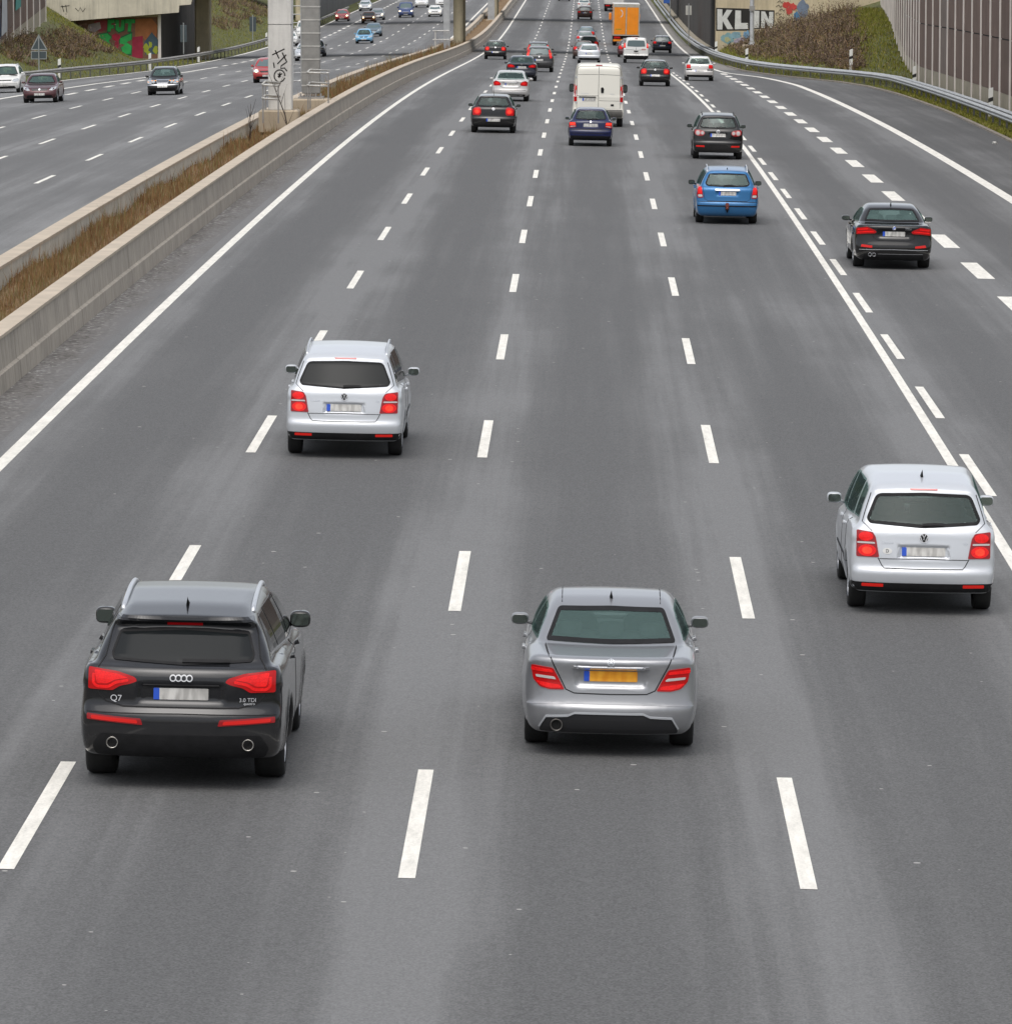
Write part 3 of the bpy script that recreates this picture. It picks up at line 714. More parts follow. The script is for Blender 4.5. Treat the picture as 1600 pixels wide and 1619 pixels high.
    def interior(s):
        sh = s.sh; b = sh.belt
        yb = 1.15 if sh.rw and sh.panes[0][0][0] < .9 else 1.5
        v, f = soft_box(0, yb + .05, b - .22, sh.W - .42, .22, .62, 6, 10, .18); bench = add('rear_bench', v, f, M_GREY, s.root, True); s.fix(bench)
        for x in (-.42, 0, .42):
            v, f = soft_box(x, yb - .02, b + .13, .26, .10, .16, 4, 8, .1); add('headrest', v, f, M_GREY, bench, True)
        for x in (-.37, .37):
            v, f = soft_box(x, yb + .95, b - .16, .50, .18, .70, 5, 10, -.25); o = add('front_seat', v, f, M_GREY, s.root, True); s.fix(o)
            v, f = soft_box(x, yb + .84, b + .27, .27, .11, .19, 4, 8, -.2); add('headrest', v, f, M_GREY, o, True)
        v, f = soft_box(0, yb + 1.85, b - .16, sh.W - .34, .5, .28, 5, 10); s.fix(add('dashboard', v, f, M_GREY, s.root, True))
        if yb > 1.3:
            s.fix(MB().box(-.58, .58, .86, 1.42, b - .03, b + .0).build('parcel_shelf', M_GREY, s.root))

def pose_at(X, Y, surf, away=True, yaw=0.0):
    z = float(surf(X, Y)); e = 1.5
    sy = float(surf(X, Y + e) - surf(X, Y - e)) / (2 * e); sx = float(surf(X + e, Y) - surf(X - e, Y)) / (2 * e)
    nz = Vector((-sx, -sy, 1)).normalized()
    f = Vector((math.sin(-yaw), math.cos(yaw), 0)) * (1 if away else -1)
    f = (f - nz * f.dot(nz)).normalized(); r = f.cross(nz)
    m = Matrix((r, f, nz)).transposed().to_4x4(); m.translation = (X, Y, z)
    return m
def pose_px(xl, xr, y, away=True, wb=0, yaw=0.0, width=None):
    surf = zmain if away else zopp
    X, Y = ground((xl + xr) / 2, y, surf)
    if not away: Y = Y + wb
    return pose_at(X, Y, surf, away, yaw)
# ================================================================== the traffic
OUT = 'cars driving away on the right-hand carriageway'
IN = 'cars coming towards the camera on the far carriageway'
K = lambda *p: [tuple(q) for q in p]
P_SUV = paint('anthracite paint', (.014, .015, .018), .2, .22, .24)
P_GREY = paint('steel grey paint', (.33, .338, .355), .62, .34, .25)
P_SILV = paint('silver paint', (.62, .645, .68), .35, .34, .20)
P_SILVW = paint('warm silver paint', (.64, .625, .61), .40, .36, .25)
P_BLACK = paint('black paint', (.006, .006, .007), .0, .16, .08, .9)
P_BLACK2 = paint('worn black paint', (.008, .008, .009), .0, .2, .12, .8)
P_BLUE = paint('mid blue paint', (.015, .135, .33), .30, .28, .2)
P_DBLUE = paint('dark blue paint', (.003, .008, .060), .0, .22, .08)
P_NAVY = paint('navy paint', (.012, .016, .03), .1, .22, .15)
P_WHITE = paint('van white paint', (.82, .80, .72), .0, .35, .25, .5)
P_WHITE2 = paint('clean white paint', (.72, .72, .70), .0, .3, .2, .6)
P_DGREY = paint('dark grey paint', (.035, .037, .04), .3, .3, .3)
P_RED = paint('red paint', (.38, .02, .02), .1, .28, .2)
P_MAROON = paint('maroon paint', (.075, .018, .024), .3, .26, .2)
P_BROWN = paint('dark brown paint', (.06, .028, .024), .2, .3, .25)
P_LBLUE = paint('light blue paint', (.16, .42, .66), .2, .3, .2)
P_GBLUE = paint('slate blue paint', (.10, .16, .21), .4, .3, .2)
P_BLUV = paint('deep blue paint', (.03, .055, .16), .1, .3, .2)
P_ORNG = paint('dark orange paint', (.22, .075, .03), .2, .3, .25)

def seam_box(c, pts, w=.010, name='tailgate_seam'):
    c.line(name, pts, w); c.line(name, [(-x, z) for x, z in pts], w)

# --- big dark off-roader in the left lane
c = Car('offroad_car', 'big dark grey off-road car with silver roof rails and four interlocked rings on its tailgate', 'car', 'suv', P_SUV, 0, pose_px(137, 453, 1224, yaw=.004), OUT, mir_mat=P_BLACK)
c.patch('tail_spoiler', K((-.66, 1.565), (.66, 1.565), (.64, 1.60), (-.64, 1.60)), 'rear', .012, P_SUV, .015)
c.patch('brake_light', K((-.17, 1.535), (.17, 1.535), (.17, 1.55), (-.17, 1.55)), 'rear', .02, M_LENSD, .004)
c.pair('taillight', K((.885, 1.145), (.60, 1.12), (.44, 1.075), (.415, 1.04), (.475, 1.015), (.58, .99), (.65, .945), (.885, .945)), 'rear', .012, M_LENS, .02,
       [('lamp_strip', stroke([(.50, 1.045), (.62, 1.02), (.69, .975), (.80, .972), (.835, 1.0), (.835, 1.09)], .026), .018, M_LIT), ('lamp_field', K((.83, 1.125), (.60, 1.095), (.50, 1.065), (.63, 1.045), (.70, 1.005), (.80, 1.0)), .016, M_LIT)])
c.pair('reflector', K((.355, .635), (.375, .695), (.89, .72), (.89, .665)), 'rear', .010, M_LENSD, .012, [('reflector_lens', K((.40, .648), (.41, .68), (.85, .705), (.85, .672)), .014, M_REFL)])
c.patch('bumper_trim', K((-.80, .33), (.80, .33), (.84, .42), (.76, .545), (-.76, .545), (-.84, .42)), 'rear', .008, M_BLACK, .03)
seam_box(c, [(0, .80), (.55, .80), (.72, .84), (.80, .93)], .014)
seam_box(c, [(.80, 1.15), (.735, 1.25), (.70, 1.45), (.67, 1.54)], .010)
c.line('bumper_seam', [(-.90, .735), (0, .745), (.90, .735)], .008)
c.plate(.925)
c.patch('plate_light_bar', K((-.37, 1.0), (.37, 1.0), (.36, 1.018), (-.36, 1.018)), 'rear', .02, M_BLACK, .004)
for k in range(4):
    x0 = -.078 + .052 * k; o = [(x0 + .032 * math.cos(a), 1.075 + .032 * math.sin(a)) for a in np.arange(20) * 2 * math.pi / 20]
    c.ring('badge_ring', o, .0105, 'rear', .012 + .002 * (k % 2), M_EMBLEM, 0)
for txt, sz, x, z in (('Q7', .085, -.615, .87), ('3.0 TDI', .052, .63, .875), ('quattro', .035, .645, .84)): c.fix(lettering(c.sh, 'model_lettering', txt, sz, x, z, M_EMBLEM, c.root, .012))
c.wiper(.0, .45, 1.215, .03)
c.pipe(.645, .455, .056, .035, simple('tailpipe trim', (.42, .40, .37), .25, .9)); c.pipe(-.645, .455, .056, .035, MATS['tailpipe trim'])
c.rails(.625, .98, 2.95, M_SATIN, .022, .026)
c.antenna(.92); c.handles([1.75, 2.75], 1.06, P_SUV); c.doors([2.39], .4, 1.2)
for m in (False, True): c.line('window_trim', [(.62, 1.255), (1.3, 1.215), (2.4, 1.185), (3.55, 1.15)], .02, 'side', .006, M_CHROME, m)

# --- grey saloon with the yellow plate
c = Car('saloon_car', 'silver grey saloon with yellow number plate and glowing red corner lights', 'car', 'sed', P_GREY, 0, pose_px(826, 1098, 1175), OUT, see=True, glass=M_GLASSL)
LT = K((.79, .905), (.575, .885), (.455, .675), (.60, .668), (.70, .69), (.765, .76))
c.pair('taillight', LT, 'rear', .010, M_LENS, .02, [('lamp_strip', K((.785, .885), (.585, .868), (.565, .838), (.785, .85)), .015, M_LIT), ('lamp_strip', K((.74, .745), (.68, .70), (.60, .683), (.485, .69), (.505, .72)), .015, M_LIT), ('reversing_lamp', K((.745, .81), (.56, .80), (.535, .77), (.735, .785)), .016, M_CLEAR)])
c.patch('chrome_bar', K((-.385, .895), (.385, .895), (.375, .918), (-.375, .918)), 'rear', .022, M_CHROME, .006)
c.plate(.815, .53, .105, M_PLATEY)
seam_box(c, [(.60, .985), (.565, .91), (.445, .68), (.36, .645), (0, .64)], .011)
seam_box(c, [(.60, .985), (.66, 1.03)], .010, 'boot_seam')
c.line('bumper_crease', [(-.83, .52), (-.4, .545), (.4, .545), (.83, .52)], .012, mat=P_GREY)
c.patch('bumper_diffuser', K((-.70, .25), (-.69, .31), (-.63, .40), (-.42, .415), (-.35, .445), (.33, .445), (.40, .415), (.61, .40), (.67, .31), (.68, .25)), 'rear', .006, M_DIFF, .03)
c.line('diffuser_highlight', [(-.70, .30), (-.635, .408), (-.42, .424), (-.35, .455), (.33, .455), (.40, .424), (.615, .408), (.68, .30)], .018, t=.016, mat=P_SILV)  # lighter silver strip painted as the highlight along the diffuser's edge
c.pipe(-.53, .325, .062, .02); 
o = c.ring('badge', [(.036 * math.cos(a), .955 + .036 * math.sin(a)) for a in np.arange(24) * 2 * math.pi / 24], .007, 'rear', .006, M_SATIN, 0)
for k in range(3):
    a = math.pi / 2 + k * 2 * math.pi / 3
    c.patch('badge_point', [(.033 * math.cos(a), .955 + .033 * math.sin(a)), (.008 * math.cos(a + 1.05), .955 + .008 * math.sin(a + 1.05)), (0, .955), (.008 * math.cos(a - 1.05), .955 + .008 * math.sin(a - 1.05))], 'rear', .007, M_SATIN, 0, parent=o)
c.antenna(1.62); c.handles([1.55, 2.45], .87, P_GREY); c.doors([2.05], .3, 1.0)
for sx in (1, -1):
    ys = np.linspace(1.55, 2.95, 10); P_, G_ = c.sh.project([(.50 * sx, y) for y in ys], 'top')
    c.fix(MB().tube(P_ + np.array([0, 0, -.003]), .0065, 5).build('roof_channel', M_SEAM, c.root))

# --- two silver people carriers
def people_carrier(label, px, rails, see, sticker, ant, glass):
    c = Car('people_carrier', label, 'car', 'mpv', P_SILV, 0, pose_px(*px), OUT, see=see, glass=glass)
    LT = K((.80, 1.005), (.61, .985), (.575, .93), (.53, .69), (.80, .69))
    c.pair('taillight', LT, 'rear', .010, M_LENSD, .02, [('lamp_upper', [(.690 + .088 * math.cos(a), .93 + .054 * math.sin(a)) for a in np.arange(14) * .4488], .016, M_LIT), ('lamp_lower', [(.672 + .108 * math.cos(a), .767 + .070 * math.sin(a)) for a in np.arange(16) * .3927], .016, M_LIT), ('lamp_core', [(.672 + .058 * math.cos(a), .767 + .044 * math.sin(a)) for a in np.arange(16) * .3927], .019, M_BRAKE), ('reversing_lamp', K((.58, .848), (.79, .848), (.79, .868), (.585, .868)), .015, M_CLEAR)])
    c.patch('bumper_trim', K((-.80, .29), (.80, .29), (.85, .33), (.85, .392), (-.85, .392), (-.85, .33)), 'rear', .008, M_BLACK, .02)
    c.pair('reflector', K((.475, .345), (.475, .380), (.73, .380), (.73, .345)), 'rear', .014, M_REFL, .008)
    c.patch('brake_light', K((-.165, 1.475), (.165, 1.475), (.165, 1.49), (-.165, 1.49)), 'rear', .008, M_PINK, .004)
    c.plate(.765, .52, .105)
    for sx in (1, -1): c.patch('plate_surround', K((sx * .275, .70), (sx * .325, .70), (sx * .30, .82), (sx * .275, .82)) if sx > 0 else K((-.325, .70), (-.275, .70), (-.275, .82), (-.30, .82)), 'rear', .006, P_SILV, .006)
    seam_box(c, [(.545, .685), (.50, .60), (.47, .565), (0, .56)], .010)
    c.line('tailgate_crease', [(-.53, .675), (0, .682), (.53, .675)], .008)
    seam_box(c, [(.62, 1.0), (.735, 1.10), (.70, 1.22), (.63, 1.43)], .008)
    c.roundel(0, .93, .058)
    for x in (-.435, .50): c.fix(lettering(c.sh, 'model_lettering', 'TOURAN' if x < 0 else 'TDI', .036, x, .865, M_CHROME, c.root, .006))
    c.wiper(-.02, .24, 1.075, .03, .008)
    if sticker:
        o = c.patch('country_sticker', [(-.435 + .058 * math.cos(a), .768 + .036 * math.sin(a)) for a in np.arange(20) * .31416], 'rear', .005, simple('sticker white', (.72, .72, .70), .5), 0)
        c.fix(lettering(c.sh, 'sticker_letter', 'D', .055, -.435, .768, M_BLACK, o, .009))
    if rails: c.rails(.60, .75, 2.6, M_SATIN, .05, .016)
    if ant: c.antenna(.82, l=.10)
    c.handles([1.45, 2.3], .93, P_SILV); c.doors([1.15, 2.09], .35, 1.05)
    for m in (False, True): c.line('rub_strip', [(1.1, .58), (3.1, .56)], .03, 'side', .008, M_BLACK, m)
    return c
people_carrier('silver people carrier with a nearly black rear window and roof rails', (456, 636, 717), True, False, False, False, M_TINT)
people_carrier('silver people carrier with clear greenish rear window and oval D sticker, beside the double line', (1338, 1565, 960), False, True, True, True, None)

# --- black saloon on the right-hand lane
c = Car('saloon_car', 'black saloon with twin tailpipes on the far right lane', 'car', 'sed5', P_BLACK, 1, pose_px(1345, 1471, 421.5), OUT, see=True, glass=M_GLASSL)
c.pair('taillight', K((.86, .95), (.62, .985), (.44, .91), (.40, .87), (.45, .835), (.60, .83), (.86, .80)), 'rear', .010, M_LENS, .02, [('lamp_strip', stroke([(.47, .875), (.62, .875), (.83, .85)], .03), .016, M_LIT), ('lamp_strip', stroke([(.60, .94), (.83, .915)], .03), .016, M_LIT)])
c.plate(.83, .52, .11)
c.pair('reflector', K((.50, .50), (.50, .55), (.74, .575), (.76, .52)), 'rear', .010, M_REFL, .01)
seam_box(c, [(.62, 1.03), (.56, .95), (.46, .72), (.36, .675), (0, .67)], .010)
c.line('bumper_crease', [(-.80, .455), (0, .47), (.80, .455)], .012, mat=M_SATIN)
c.patch('bumper_diffuser', K((-.72, .22), (.72, .22), (.68, .36), (-.68, .36)), 'rear', .006, M_BLACK, .02)
c.line('chrome_strip', [(-.36, .365), (.68, .365)], .012, t=.012, mat=M_CHROME)
c.pipe(-.55, .345, .042, .02, M_CHROME); c.pipe(-.455, .345, .042, .02, M_CHROME)
o = c.disc('badge', 0, .965, .042, .008, M_CHROME)
for k in (0, 2): c.patch('badge_quarter', [(0, .965)] + [(.03 * math.cos(a), .965 + .03 * math.sin(a)) for a in np.linspace(k * math.pi / 2, (k + 1) * math.pi / 2, 6)], 'rear', .012, M_BLUE, 0, parent=o)
c.fix(lettering(c.sh, 'model_lettering', '530d', .07, .33, .95, M_CHROME, c.root, .008))
c.antenna(1.75); c.handles([1.7, 2.65], .90, P_BLACK); c.doors([2.19], .3, 1.03)

# --- blue estate
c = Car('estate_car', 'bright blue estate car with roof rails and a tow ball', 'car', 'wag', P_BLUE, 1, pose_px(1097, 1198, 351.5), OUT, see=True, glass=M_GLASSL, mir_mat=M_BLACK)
c.pair('taillight', K((.79, 1.0), (.68, .99), (.635, .70), (.77, .69), (.80, .75)), 'rear', .012, M_LENSD, .03, [('lamp_red', K((.765, .975), (.69, .965), (.66, .80), (.775, .80)), .017, M_LIT), ('reversing_lamp', K((.665, .78), (.77, .78), (.765, .72), (.655, .72)), .017, M_CLEAR)])
c.patch('chrome_bar', K((-.33, .895), (.33, .895), (.32, .93), (-.32, .93)), 'rear', .025, M_CHROME, .01)
c.plate(.82, .46, .11)
c.line('bumper_crease', [(-.78, .60), (0, .605), (.78, .60)], .016); c.line('bumper_crease', [(-.78, .485), (0, .49), (.78, .485)], .03, t=.006, mat=M_BLACK)
seam_box(c, [(.655, .98), (.60, .67), (.52, .62), (0, .62)], .01)
c.wiper(-.12, .17, 1.0, .03, .03); c.rails(.53, .75, 2.5, M_SATIN, .06, .016)
o = MB().tube([(0, .25, .33), (0, -.06, .34), (0, -.10, .40)], .022, 8).box(-.05, .05, -.02, .02, .38, .48); o = c.fix(o.build('tow_hitch', M_BLACK, c.root))
v, f = soft_box(0, -.10, .435, .07, .07, .07, 2, 8); add('tow_ball', v, f, M_RUST, o, True)
c.patch('tow_socket', K((-.045, .47), (.045, .47), (.045, .56), (-.045, .56)), 'rear', .03, M_RUST, .02)
c.handles([1.5, 2.35], .88, P_BLUE); c.antenna(.75, l=.05)

# --- black tall hatchback with round lamps
c = Car('hatchback_car', 'black tall hatchback with white twin round tail lamps', 'car', 'gp', P_BLACK2, 1, pose_px(1093, 1174, 250.5), OUT, see=True)
for m in (False, True):
    o = c.patch('taillight', K((.80, 1.01), (.60, 1.0), (.47, .955), (.44, .87), (.52, .80), (.70, .80), (.80, .86)), 'rear', .008, M_LENSD, .04, m)
    for x, r in ((.685, .088), (.53, .068)):
        q = [(x + r * math.cos(a), .90 + r * math.sin(a)) for a in np.arange(16) * .3927]
        c.patch('lamp_round', q, 'rear', .015, M_PINK, 0, m, parent=o); c.patch('lamp_core', [(x + (p[0] - x) * .72, .90 + (p[1] - .90) * .72) for p in q], 'rear', .019, M_CLEAR, 0, m, parent=o)
c.roundel(0, .95, .06); c.plate(.83, .52, .115)
c.pair('reflector', K((.45, .42), (.46, .48), (.74, .48), (.74, .43)), 'rear', .01, M_REFL, .01)
c.line('bumper_crease', [(-.8, .63), (0, .64), (.8, .63)], .012); seam_box(c, [(.50, .80), (.47, .69), (0, .68)], .01)
c.wiper(-.05, .2, 1.075, .025, .02); c.rails(.55, .8, 2.3, M_BLACK, .03, .013)
c.handles([1.3, 2.1], .95, P_BLACK2)

# --- small dark blue hatchback
c = Car('hatchback_car', 'small old dark blue hatchback close behind the tall white van', 'car', 'small', P_DBLUE, 1, pose_px(899, 967, 230), OUT, see=True)
c.pair('taillight', K((.76, .86), (.545, .86), (.52, .70), (.73, .66), (.765, .70)), 'rear', .010, M_LENS, .02, [('lamp_upper', K((.74, .845), (.56, .845), (.545, .775), (.74, .765)), .015, M_BRAKE), ('lamp_lower', K((.73, .72), (.545, .73), (.545, .715), (.72, .69)), .015, M_CLEAR)])
c.plate(.76, .52, .11, band=False); c.line('bumper_crease', [(-.76, .60), (0, .605), (.76, .60)], .02, mat=M_BLACK); c.line('bumper_crease', [(-.76, .47), (0, .475), (.76, .47)], .014)
c.patch('bumper_trim', K((-.70, .22), (.70, .22), (.72, .38), (-.72, .38)), 'rear', .006, M_BLACK, .02)
c.wiper(-.1, .3, .955, .02, .03); c.disc('badge', 0, .885, .03, .006, M_CHROME); seam_box(c, [(.56, .93), (.50, .85), (.50, .65), (0, .62)], .008)

# --- tall white van
c = Car('delivery_van', 'tall white panel van with windowless rear doors', 'van', 'van', P_WHITE, 1, pose_px(905, 985, 199), OUT, mir_mat=M_BLACK)
c.pair('taillight', K((.985, 1.66), (.875, 1.66), (.865, 1.0), (.97, 1.0)), 'rear', .015, M_LENS, .02, [('lamp_upper', K((.97, 1.63), (.885, 1.63), (.885, 1.47), (.97, 1.47)), .02, M_LIT), ('lamp_mid', K((.965, 1.44), (.88, 1.44), (.88, 1.2), (.965, 1.2)), .02, M_CLEAR)])
c.line('door_seam', [(.0, .72), (.0, 1.5), (.0, 2.42)], .014); seam_box(c, [(0, 2.42), (.76, 2.40), (.86, 2.3), (.87, .74), (0, .73)], .012, 'door_seam')
c.line('door_crease', [(-.84, 2.08), (-.02, 2.10)], .012); c.line('door_crease', [(.02, 2.10), (.84, 2.08)], .012); c.line('door_crease', [(-.85, 1.24), (0, 1.245)], .014); c.line('door_crease', [(.02, 1.05), (.85, 1.05)], .012)
c.patch('door_handle', K((.10, 1.36), (.20, 1.36), (.22, 1.52), (.16, 1.6), (.09, 1.56)), 'rear', .02, M_BLACK, .02)
c.patch('brake_light', K((-.13, 2.44), (.13, 2.44), (.13, 2.47), (-.13, 2.47)), 'rear', .015, M_LENSD, .01)
c.patch('plate_light_bar', K((-.78, 1.17), (-.10, 1.17), (-.10, 1.21), (-.78, 1.21)), 'rear', .02, M_BLACK, .01); c.plate(1.09, .52, .11, x=-.38)
c.patch('bumper_trim', K((-.95, .40), (.95, .40), (.97, .5), (.97, .70), (-.97, .70), (-.97, .5)), 'rear', .012, simple('grey bumper', (.12, .115, .105), .8, var=.3), .04)
for sx in (1, -1):
    for z in (1.95, .95): c.patch('door_hinge', [(sx * .89 - .04, z), (sx * .89 + .04, z), (sx * .89 + .04, z + .06), (sx * .89 - .04, z + .06)], 'rear', .02, M_SATIN, .01)
for txt, x in (('DUCATO', -.55), ('MAXI', .55)): c.fix(lettering(c.sh, 'model_lettering', txt, .07, x, 1.32, M_SATIN, c.root, .004))
c.patch('lamp_socket', K((.5, .84), (.62, .84), (.62, .92), (.5, .92)), 'rear', .01, M_BLACK, .01)

# --- compact cars a little farther off
GL = K((.47, .92), (.52, .985), (.70, .97), (.79, .90), (.78, .68), (.52, .67), (.46, .75))
def hatch_rear(c, lit=M_BRAKE, lights=GL, pz=.50, badge=True, wipe=True, band=True, lz=0, trim=True, base=M_LENS):
    q = np.array(lights); cx, cz = (q.max(0) + q.min(0)) / 2; w, hh = (q.max(0) - q.min(0)) / 2
    sub = [('lamp_lit', [(cx - .01 + w * .80 * math.cos(a), cz + hh * .74 * math.sin(a)) for a in np.arange(12) * .5236], .016, M_LIT), ('lamp_core', [(cx - .01 + w * .48 * math.cos(a), cz - hh * .05 + hh * .42 * math.sin(a)) for a in np.arange(12) * .5236], .020, lit)] if lit else []
    c.pair('taillight', lights, 'rear', .010, base, .03, sub)
    c.plate(pz, .52, .11, band=band and c.tier <= 2)
    if badge:
        if c.tier <= 2: c.roundel(0, .92, .055, back=False) if badge == 'r' else c.disc('badge', 0, .92, .05, .008, M_CHROME)
        else: c.disc('badge', 0, .92, .05, .008, M_CHROME, n=8)
    if wipe: c.wiper(-.05, .3, c.sh.rw[-1][1] + .02, .025, .03)
    if trim: c.patch('bumper_trim', K((-.74, .24), (.74, .24), (.78, .36), (-.78, .36)), 'rear', .006, M_BLACK, .02)
    c.line('bumper_crease', [(-.78, .62), (0, .63), (.78, .62)], .014)
c = Car('hatchback_car', 'black compact hatchback right behind the silver saloon, brake lamps lit', 'car', 'hat', P_BLACK, 1, pose_px(746, 813.5, 209), OUT, see=True); hatch_rear(c, badge='r'); c.whip(.85, .3); c.handles([1.4, 2.2], .88, P_BLACK)
c = Car('hatchback_car', 'black compact hatchback level with the silver one across the solid line', 'car', 'hat', P_BLACK2, 2, pose_px(1011, 1059, 135.5), OUT, see=True); hatch_rear(c, badge='r', pz=.60)
c = Car('hatchback_car', 'black compact hatchback alone by the concrete median barrier', 'car', 'hat', P_BLACK, 2, pose_px(765, 801, 93), OUT, see=True); hatch_rear(c, badge='c', pz=.56)
c = Car('hatchback_car', 'older silver hatchback right of the solid line, under the guardrail bend', 'car', 'hat', P_SILVW, 2, pose_px(1083, 1127.5, 127), OUT, see=True); hatch_rear(c, M_REFL, K((.54, .97), (.78, .96), (.79, .74), (.53, .74)), pz=.62, badge='c', base=M_LENS)
c.line('bumper_strip', [(-.79, .665), (-.45, .665)], .05, t=.012, mat=M_BLACK); c.line('bumper_strip', [(.45, .665), (.79, .665)], .05, t=.012, mat=M_BLACK)

# --- silver saloon and the dark coupe in front of it
def saloon_rear(c, LT, lit, pz=.80, base=M_LENS):
    q = np.array(LT); cx, cz = (q.max(0) + q.min(0)) / 2; w, hh = (q.max(0) - q.min(0)) / 2
    c.pair('taillight', LT, 'rear', .010, base, .03, [('lamp_lit', [(cx + w * .62 * math.cos(a), cz + hh * .55 * math.sin(a)) for a in np.arange(12) * .5236], .016, lit)])
    c.plate(pz); seam_box(c, [(.62, 1.0), (.45, .68), (.36, .645), (0, .64)], .012)
    c.line('bumper_crease', [(-.8, .52), (0, .53), (.8, .52)], .02)
    c.patch('bumper_trim', K((-.66, .22), (.66, .22), (.7, .34), (-.7, .34)), 'rear', .006, M_BLACK, .02)
c = Car('saloon_car', 'silver saloon with big red tail lamps between two dark cars', 'car', 'sed', P_SILVW, 2, pose_px(779, 835, 159), OUT, see=True)
saloon_rear(c, K((.80, .90), (.70, .97), (.56, .93), (.44, .82), (.50, .74), (.78, .73)), M_LIT); c.whip(1.6, .2); c.line('chrome_bar', [(-.35, .90), (.35, .90)], .03, t=.015, mat=M_CHROME)
c.line('chrome_strip', [(-.5, .40), (.5, .40)], .03, t=.012, mat=M_SATIN)
c = Car('coupe_car', 'low dark navy coupe with wide red lamps and pale sloping rear window', 'car', 'sed', P_NAVY, 2, pose_px(800, 849, 127), OUT, see=True)
saloon_rear(c, K((.80, .93), (.62, .95), (.42, .88), (.38, .82), (.45, .76), (.78, .77)), M_LIT, .79); c.disc('badge', 0, .93, .05, .01, M_CHROME)

# --- dark crossovers with tall lamps beside the window
TALL = K((.80, 1.02), (.66, 1.02), (.585, 1.44), (.655, 1.44), (.74, 1.25))
def tall_rear(c, lens, lit=None, LT=TALL, pz=.78):
    c.pair('taillight', LT, 'rear', .014, lens, .02, [('lamp_lit', K((.77, 1.05), (.69, 1.05), (.655, 1.22), (.72, 1.22)), .02, lit)] if lit else [])
    c.plate(pz); c.disc('badge', 0, c.sh.rw[-1][1] - .12, .05, .008, M_CHROME, n=8)
    c.line('bumper_crease', [(-.8, .64), (0, .65), (.8, .64)], .02); c.patch('bumper_trim', K((-.74, .27), (.74, .27), (.78, .42), (-.78, .42)), 'rear', .006, M_BLACK, .02)
    c.wiper(-.2, .2, c.sh.rw[-1][1] + .03, .03, .03)
LONG = K((.84, .92), (.70, .88), (.66, 1.0), (.60, 1.42), (.665, 1.44), (.76, 1.22))
c = Car('crossover_car', 'dark grey crossover with tall red lamps running up beside its rear window', 'car', 'cross', P_DGREY, 2, pose_px(832, 872, 113), OUT); tall_rear(c, M_LIT, M_BRAKE, LONG)
def roof_pose(px, yroof, Hc, yy=1.2):
    best = min(np.arange(300, 820, .5), key=lambda Y: abs(CAMH - (float(zr(Y)) + Hc) + (ray(px, yroof)[2]) * (Y + yy)))
    return pose_at(float(ray(px, yroof)[0] * best), best, zmain)
c = Car('crossover_car', 'dark crossover with roof rails, mostly hidden ahead of the grey crossover', 'car', 'cross', P_DGREY, 2, roof_pose(851, 65.5, 1.68), OUT); tall_rear(c, M_LIT, M_BRAKE, LONG); c.rails(.6, .8, 2.6, M_SATIN, .05, .02)
# --- the queue in the middle lane
c = Car('hatchback_car', 'silver hatchback with pale pink lamps high beside its window, first in the middle lane queue', 'car', 'hat', P_SILV, 2, pose_px(913, 949, 99.5), OUT, see=False); tall_rear(c, M_PINK, None, K((.79, .95), (.70, .93), (.585, 1.33), (.65, 1.35), (.72, 1.2)), .74)
c = Car('hatchback_car', 'dark red brown car showing only its left side past the silver hatchback', 'car', 'hat', P_BROWN, 3, pose_px(905, 939, 92.7), OUT); hatch_rear(c, M_LIT, K((.50, 1.0), (.79, .98), (.79, .74), (.52, .74)))
def queue(label, px, yr, mat, lit=M_REFL, shp='hat', **k):
    c = Car('hatchback_car', label, 'car', shp, mat, 3, roof_pose(px, yr, SH[shp].H), OUT); hatch_rear(c, lit, **k); return c
queue('dark car whose rear window shows just above the silver hatchback roof', 931, 54.9, P_BROWN)
queue('pale grey car third from the front of the middle lane queue', 924.5, 47.6, P_GREY, lights=K((.50, 1.0), (.79, .98), (.79, .74), (.52, .74)))
queue('dark grey car with pale roof, farthest in the middle lane queue', 926.8, 40.4, P_GBLUE)
# --- right-hand lanes, farther on
c = Car('minibus_van', 'white small van with lamps high on its rear corners, tailing the orange lorry', 'van', 'van2', P_WHITE2, 2, pose_px(985, 1025, 99), OUT)
c.pair('taillight', K((.97, 1.52), (.82, 1.52), (.80, 1.16), (.96, 1.12)), 'rear', .03, M_LIT, .03, [('lamp_lit', K((.95, 1.46), (.84, 1.46), (.83, 1.22), (.94, 1.2)), .036, M_BRAKE)])
c.patch('bumper_trim', K((-.88, .30), (.88, .30), (.92, .4), (.92, .58), (-.92, .58), (-.92, .4)), 'rear', .01, M_BLACK, .03); c.line('door_seam', [(0, .68), (0, 1.2)], .02)
c.line('tailgate_crease', [(-.82, 1.05), (-.2, 1.0), (0, .93), (.2, 1.0), (.82, 1.05)], .018); c.patch('door_handle', K((-.16, .86), (.16, .86), (.16, .94), (-.16, .94)), 'rear', .02, M_BLACK, .02)
c.plate(.76, .46, .11, band=False); c.patch('side_lettering_panel', K((.42, 1.0), (.72, 1.0), (.72, 1.1), (.42, 1.1)), 'rear', .006, simple('faded red print', (.45, .22, .2), .6), .01)
c.patch('brake_light', K((-.1, 1.84), (.1, 1.84), (.1, 1.88), (-.1, 1.88)), 'rear', .02, M_LENSD, .01)
c = Car('hatchback_car', 'dark car half hidden to the left of the white small van', 'car', 'hat', P_MAROON, 3, pose_px(976, 1009, 90), OUT); hatch_rear(c, M_REFL)
c = Car('people_carrier', 'dark blue black people carrier beside the right edge line', 'car', 'gp', P_NAVY, 2, pose_px(1031, 1062, 83), OUT)
